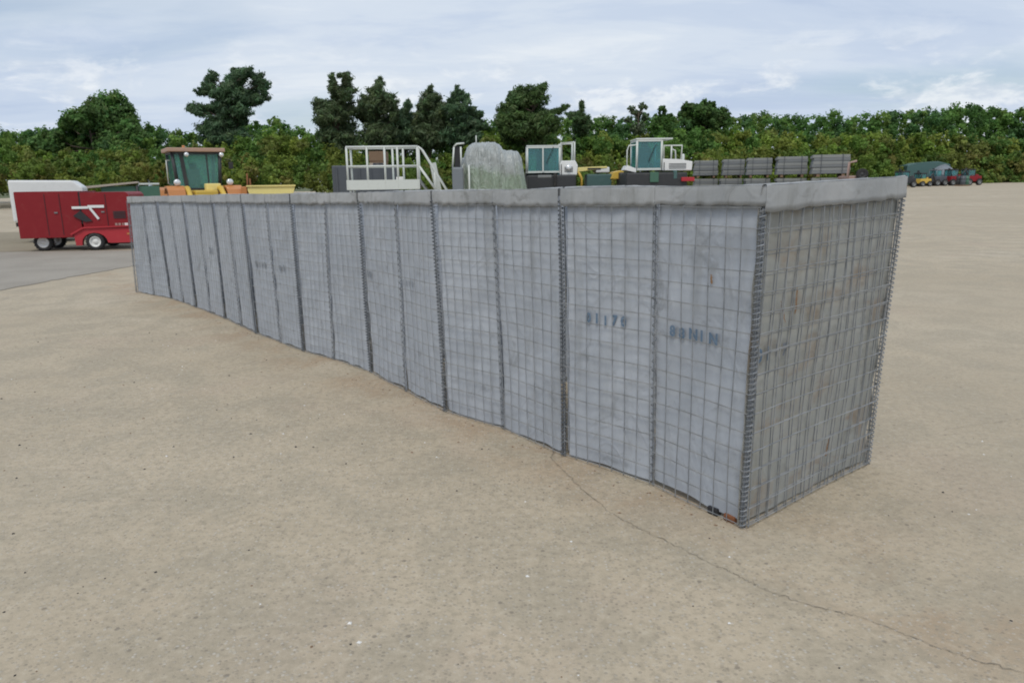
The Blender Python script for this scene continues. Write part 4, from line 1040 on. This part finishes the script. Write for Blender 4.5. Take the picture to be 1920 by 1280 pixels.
tree('broadleaf_tree', 'round crowned dark green broadleaf tree at the far left', 62, [(195, 200, 34), (238, 214, 36), (150, 224, 32), (203, 236, 44), (252, 240, 28), (128, 240, 26), (160, 265, 40), (215, 275, 40), (262, 262, 26), (100, 262, 30), (85, 288, 34), (130, 290, 35), (180, 300, 40), (240, 295, 30), (60, 270, 30)], (0.12, 0.22, 0.062), 190, leaf_px=5.2, dens=1.25, depth=1.6, trunk_r=0.3)
PKW = dict(elong=2.1, up=0.4, flat=0.55, tr=0.75, leaf_px=4.4, dens=1.5, feather=True)
tree('pine_tree', 'tall spreading pine with ragged sideways boughs behind the wheel loader', 60,
     [(397, 140, 8), (394, 152, 11), (447, 143, 19), (465, 135, 9), (435, 160, 20), (487, 152, 14), (496, 158, 9), (385, 172, 13), (372, 172, 6), (415, 178, 20), (448, 182, 22), (472, 190, 20), (493, 184, 11), (371, 208, 13), (360, 203, 7), (400, 204, 18), (428, 206, 20), (455, 208, 14), (404, 230, 20), (432, 232, 20), (456, 228, 9), (395, 252, 20), (425, 255, 24), (447, 258, 18), (410, 278, 24), (440, 282, 22)], PINE, 420, trunk_r=0.26, **PKW)
tree('pine_tree', 'twin topped pine, leftmost of the pines behind the platform', 60,
     [(623, 143, 5), (624, 156, 9), (650, 140, 6), (651, 152, 11), (650, 168, 14), (624, 172, 12), (638, 184, 19), (609, 198, 15), (600, 206, 9), (640, 203, 21), (658, 208, 12), (606, 222, 16), (636, 224, 23), (620, 245, 22), (650, 250, 20), (618, 264, 20), (642, 268, 22)], PINE2, 638, trunk_r=0.24, **PKW)
tree('pine_tree', 'pointed broad pine standing above the right half of the platform', 61,
     [(711, 150, 5), (710, 160, 10), (706, 174, 15), (718, 182, 16), (732, 194, 13), (686, 192, 13), (678, 200, 8), (705, 204, 22), (732, 209, 13), (684, 219, 14), (712, 226, 22), (738, 224, 9), (700, 248, 22), (724, 252, 20), (705, 268, 22)], PINE2, 708, trunk_r=0.24, **PKW)
tree('pine_tree', 'small thin pine between the pointed pine and the next pair', 63,
     [(765, 190, 4), (763, 200, 8), (760, 212, 12), (748, 226, 16), (770, 228, 12), (755, 246, 22), (742, 262, 20), (772, 262, 20)], PINE, 760, trunk_r=0.16, **PKW)
tree('pine_tree', 'conical pine, left one of the pair above the platform stairs', 62,
     [(806, 166, 5), (807, 178, 10), (808, 190, 15), (796, 198, 12), (818, 202, 16), (790, 210, 13), (808, 220, 24), (784, 230, 18), (830, 225, 14), (815, 246, 24), (792, 254, 22), (806, 268, 22)], PINE2, 806, trunk_r=0.22, **PKW)
tree('pine_tree', 'conical pine, right one of the pair above the platform stairs', 61,
     [(859, 166, 5), (858, 178, 9), (856, 190, 14), (873, 182, 7), (848, 208, 14), (866, 204, 17), (882, 212, 13), (897, 216, 8), (905, 213, 4), (860, 226, 22), (885, 234, 18), (902, 238, 10), (868, 250, 24), (848, 252, 18), (870, 268, 22), (890, 262, 16)], PINE, 862, trunk_r=0.22, **PKW)
tree('pine_tree', 'dense windswept pine leaning right behind the first white dumper', 60,
     [(976, 176, 18), (1000, 174, 16), (1017, 168, 10), (1022, 160, 5), (966, 191, 20), (994, 196, 25), (1015, 186, 12), (951, 208, 17), (976, 216, 24), (1004, 217, 22), (1030, 211, 11), (1046, 209, 8), (1056, 204, 5), (1063, 199, 3), (944, 232, 17), (973, 237, 25), (1008, 238, 26), (1034, 229, 16), (960, 258, 22), (1000, 262, 24)], (0.115, 0.190, 0.066), 985, trunk_r=0.28, **PKW)
tree('conifer', 'thin conifer spire just right of the windswept pine', 66,
     [(1090, 193, 2), (1090, 202, 3.5), (1091, 213, 6), (1070, 214, 8), (1077, 222, 9), (1092, 224, 10), (1104, 228, 10), (1090, 240, 16)], (0.11, 0.18, 0.075), 1090, trunk_r=0.14, **PKW)
tree('broadleaf_tree', 'pale thin crowned tree left of the second white dumper', 72, [(1186, 208, 11), (1206, 201, 11), (1197, 218, 15), (1180, 226, 13), (1212, 220, 11), (1196, 240, 18)], (0.14, 0.19, 0.10), 1196, leaf_px=4.0, dens=0.75, depth=1.0)
tree('broadleaf_tree', 'small rounded green tree left of the bushy oak', 74, [(1244, 212, 13), (1234, 226, 16), (1254, 226, 14), (1244, 244, 20)], (0.105, 0.205, 0.05), 1244, leaf_px=4.5, depth=1.0)
tree('broadleaf_tree', 'wide bushy dark oak above the second white dumper', 80, [(1291, 208, 18), (1316, 199, 15), (1337, 198, 13), (1353, 210, 15), (1318, 216, 26), (1283, 222, 18), (1344, 224, 22), (1300, 236, 24), (1336, 242, 22)], (0.088, 0.165, 0.045), 1318, leaf_px=4.5, dens=1.2, depth=1.4, trunk_r=0.3)

def belt_Y(px): return float(np.interp(px, [-200, 300, 900, 1250, 1500, 1700, 2100], [50, 52, 55, 66, 84, 103, 112]))
def mass(name, label, cat, prof, dY, pal, step, rpx, leaf_px, dens, rowstep, y_bottom=352, up=0.35, dYj=3.0):
    """a belt of scrub or wood: clumps under a skyline, colours change from bush to bush"""
    P_, C_, S_ = [], [], []; DIRS.clear()
    pxs = np.arange(-160, 2080, step)
    for px in pxs:
        ytop = float(np.interp(px, [p[0] for p in prof], [p[1] for p in prof])) + random.gauss(0, 3.0)
        y = ytop + rpx * 0.5; row = 0
        bush = pal[random.randrange(len(pal))]
        while y < y_bottom:
            r = rpx * random.uniform(0.65, 1.35)
            Yb = belt_Y(px) + dY - row * 0.5 + random.gauss(0, dYj * 0.5)
            s = 1403.0 / Yb
            p = at(px + random.gauss(0, step * 0.5), y + random.gauss(0, 2.5), Yb)
            p.z = max(p.z, gz(Yb) + 0.1)
            n = int(dens * (r / 10.0) ** 2 * 84 + 16); tf = max(4, n // 24)
            pts, idx = clump_points(p, r / s, n, tf, 0.8, 0.34)
            tone = random.uniform(0.78, 1.22) * (1 + rng.normal(0, 0.15, tf)[idx] + rng.normal(0, 0.1, n))
            if random.random() < 0.35: bush = pal[random.randrange(len(pal))]
            P_.append(pts); C_.append(np.array(bush)[None] * np.clip(tone, 0.4, 1.9)[:, None]); S_.append(rng.uniform(0.6, 1.3, n) * leaf_px / s * 0.52)
            y += rowstep * random.uniform(0.7, 1.3); row += 1
    o = leaves(np.vstack(P_), np.concatenate(S_), np.vstack(C_), 1.25, name, None, up, np.vstack(DIRS))
    tag(o, label, cat, kind='stuff'); return o
GREEN = [(0.115, 0.235, 0.052), (0.140, 0.260, 0.058), (0.100, 0.210, 0.054), (0.160, 0.255, 0.054), (0.098, 0.205, 0.068)]
OLIVE = [(0.205, 0.285, 0.050), (0.180, 0.275, 0.046), (0.235, 0.285, 0.055), (0.150, 0.260, 0.050), (0.205, 0.240, 0.058)]
BROWN = [(0.200, 0.240, 0.052), (0.165, 0.245, 0.046), (0.220, 0.215, 0.058), (0.135, 0.225, 0.048), (0.205, 0.270, 0.050)]
mass('woodland_foliage', 'far belt of green woodland closing off the yard', 'woodland',
     [(-160, 240), (60, 252), (285, 242), (340, 252), (460, 232), (520, 230), (590, 246), (700, 262), (905, 226), (935, 232), (1060, 226), (1130, 222), (1165, 228), (1240, 222), (1370, 218), (1450, 220), (1500, 222), (1560, 222), (1600, 224), (1650, 216), (1720, 212), (1813, 206), (2080, 200)],
     14, GREEN, 10, 12, 4.4, 1.0, 11, 335, dYj=5)
mass('scrub_foliage', 'middle belt of olive green bushes and brambles behind the parked plant', 'scrub',
     [(-160, 285), (107, 288), (290, 285), (350, 282), (455, 262), (500, 256), (590, 262), (640, 290), (700, 300), (850, 300), (905, 258), (980, 262), (1060, 262), (1150, 258), (1250, 252), (1330, 244), (1450, 252), (1550, 258), (1650, 262), (1720, 256), (1813, 262), (2080, 258)],
     5, OLIVE + GREEN[:2], 13, 14, 4.8, 1.0, 13, 350, dYj=3)
mass('bramble_foliage', 'low front belt of brownish brambles along the yard edge', 'scrub',
     [(-160, 305), (290, 308), (430, 300), (560, 305), (650, 318), (900, 315), (960, 300), (1100, 300), (1200, 305), (1300, 290), (1450, 285), (1600, 290), (1690, 300), (1813, 292), (2080, 292)],
     0, BROWN, 15, 13, 4.6, 1.0, 13, 352, dYj=2)
# ------------------------------------------------------------------ small fittings that break up the plain panels
def child(name): return bpy.data.objects[name]
tr = child('trailer_generator')
for k in range(5): B().box((0.36, -0.027, 0.72 + 0.035 * k), (0.26, 0.016, 0.018)).build('vent_slat', 'dark_steel', tr)
for x in (0.10, 0.12): pass
B().box((0.10, -0.0265, 0.90), (0.008, 0.012, 0.72)).build('panel_gap', 'black_plastic', tr)
for x in (-1.15, -0.85): B().box((x, -0.004, 0.82), (0.008, 0.012, 0.92)).build('panel_gap', 'black_plastic', tr)
for x in (0.02, -0.95): B().box((x, -0.03 if x > 0 else -0.012, 0.86), (0.07, 0.02, 0.03), bev=0.004).build('handle', 'grey_steel', tr)
B().box((0.52, -0.10 - 0.006, 0.36), (0.06, 0.012, 0.04)).build('reflector', 'orange_paint', tr)
lo = child('wheel_loader')
for k in range(5): B().box((0, -1.46, 0.78 + 0.07 * k), (0.6, 0.02, 0.025)).build('grille_slat', 'dark_steel', lo)
B().tube([(-0.45, 1.7, 1.4), (-0.45, 1.7, 2.05), (-0.40, 1.7, 2.15)], 0.04, 8).build('exhaust', 'dark_steel', lo)
B().lathe([(0.001, 0.12), (0.05, 0.11), (0.06, 0.0), (0.001, 0.0)], (-0.3, 0.8, 2.74), 'Z', 12).build('beacon', 'orange_paint', lo)
for nm, x0, x1, z in (('tracked_dumper', 0.40, 0.84, 1.74), ('tracked_dumper.001', 0.45, 1.30, 1.80)):
    d = child(nm)
    for k in range(4): B().box(((x0 + x1) / 2, -0.006, z + 0.05 * k), ((x1 - x0) * 0.7, 0.014, 0.018)).build('vent_slat', 'dark_steel', d)
    B().tube([(x0 - 0.05, -0.06, 1.55), (x0 - 0.05, -0.06, 2.0)], 0.015, 6).build('grab_rail', 'dark_steel', d)
    B().box(((x0 - 0.45), 0.06, 2.32), (0.02, 0.02, 0.62), (0, R(24), 0)).build('wiper', 'black_plastic', d)
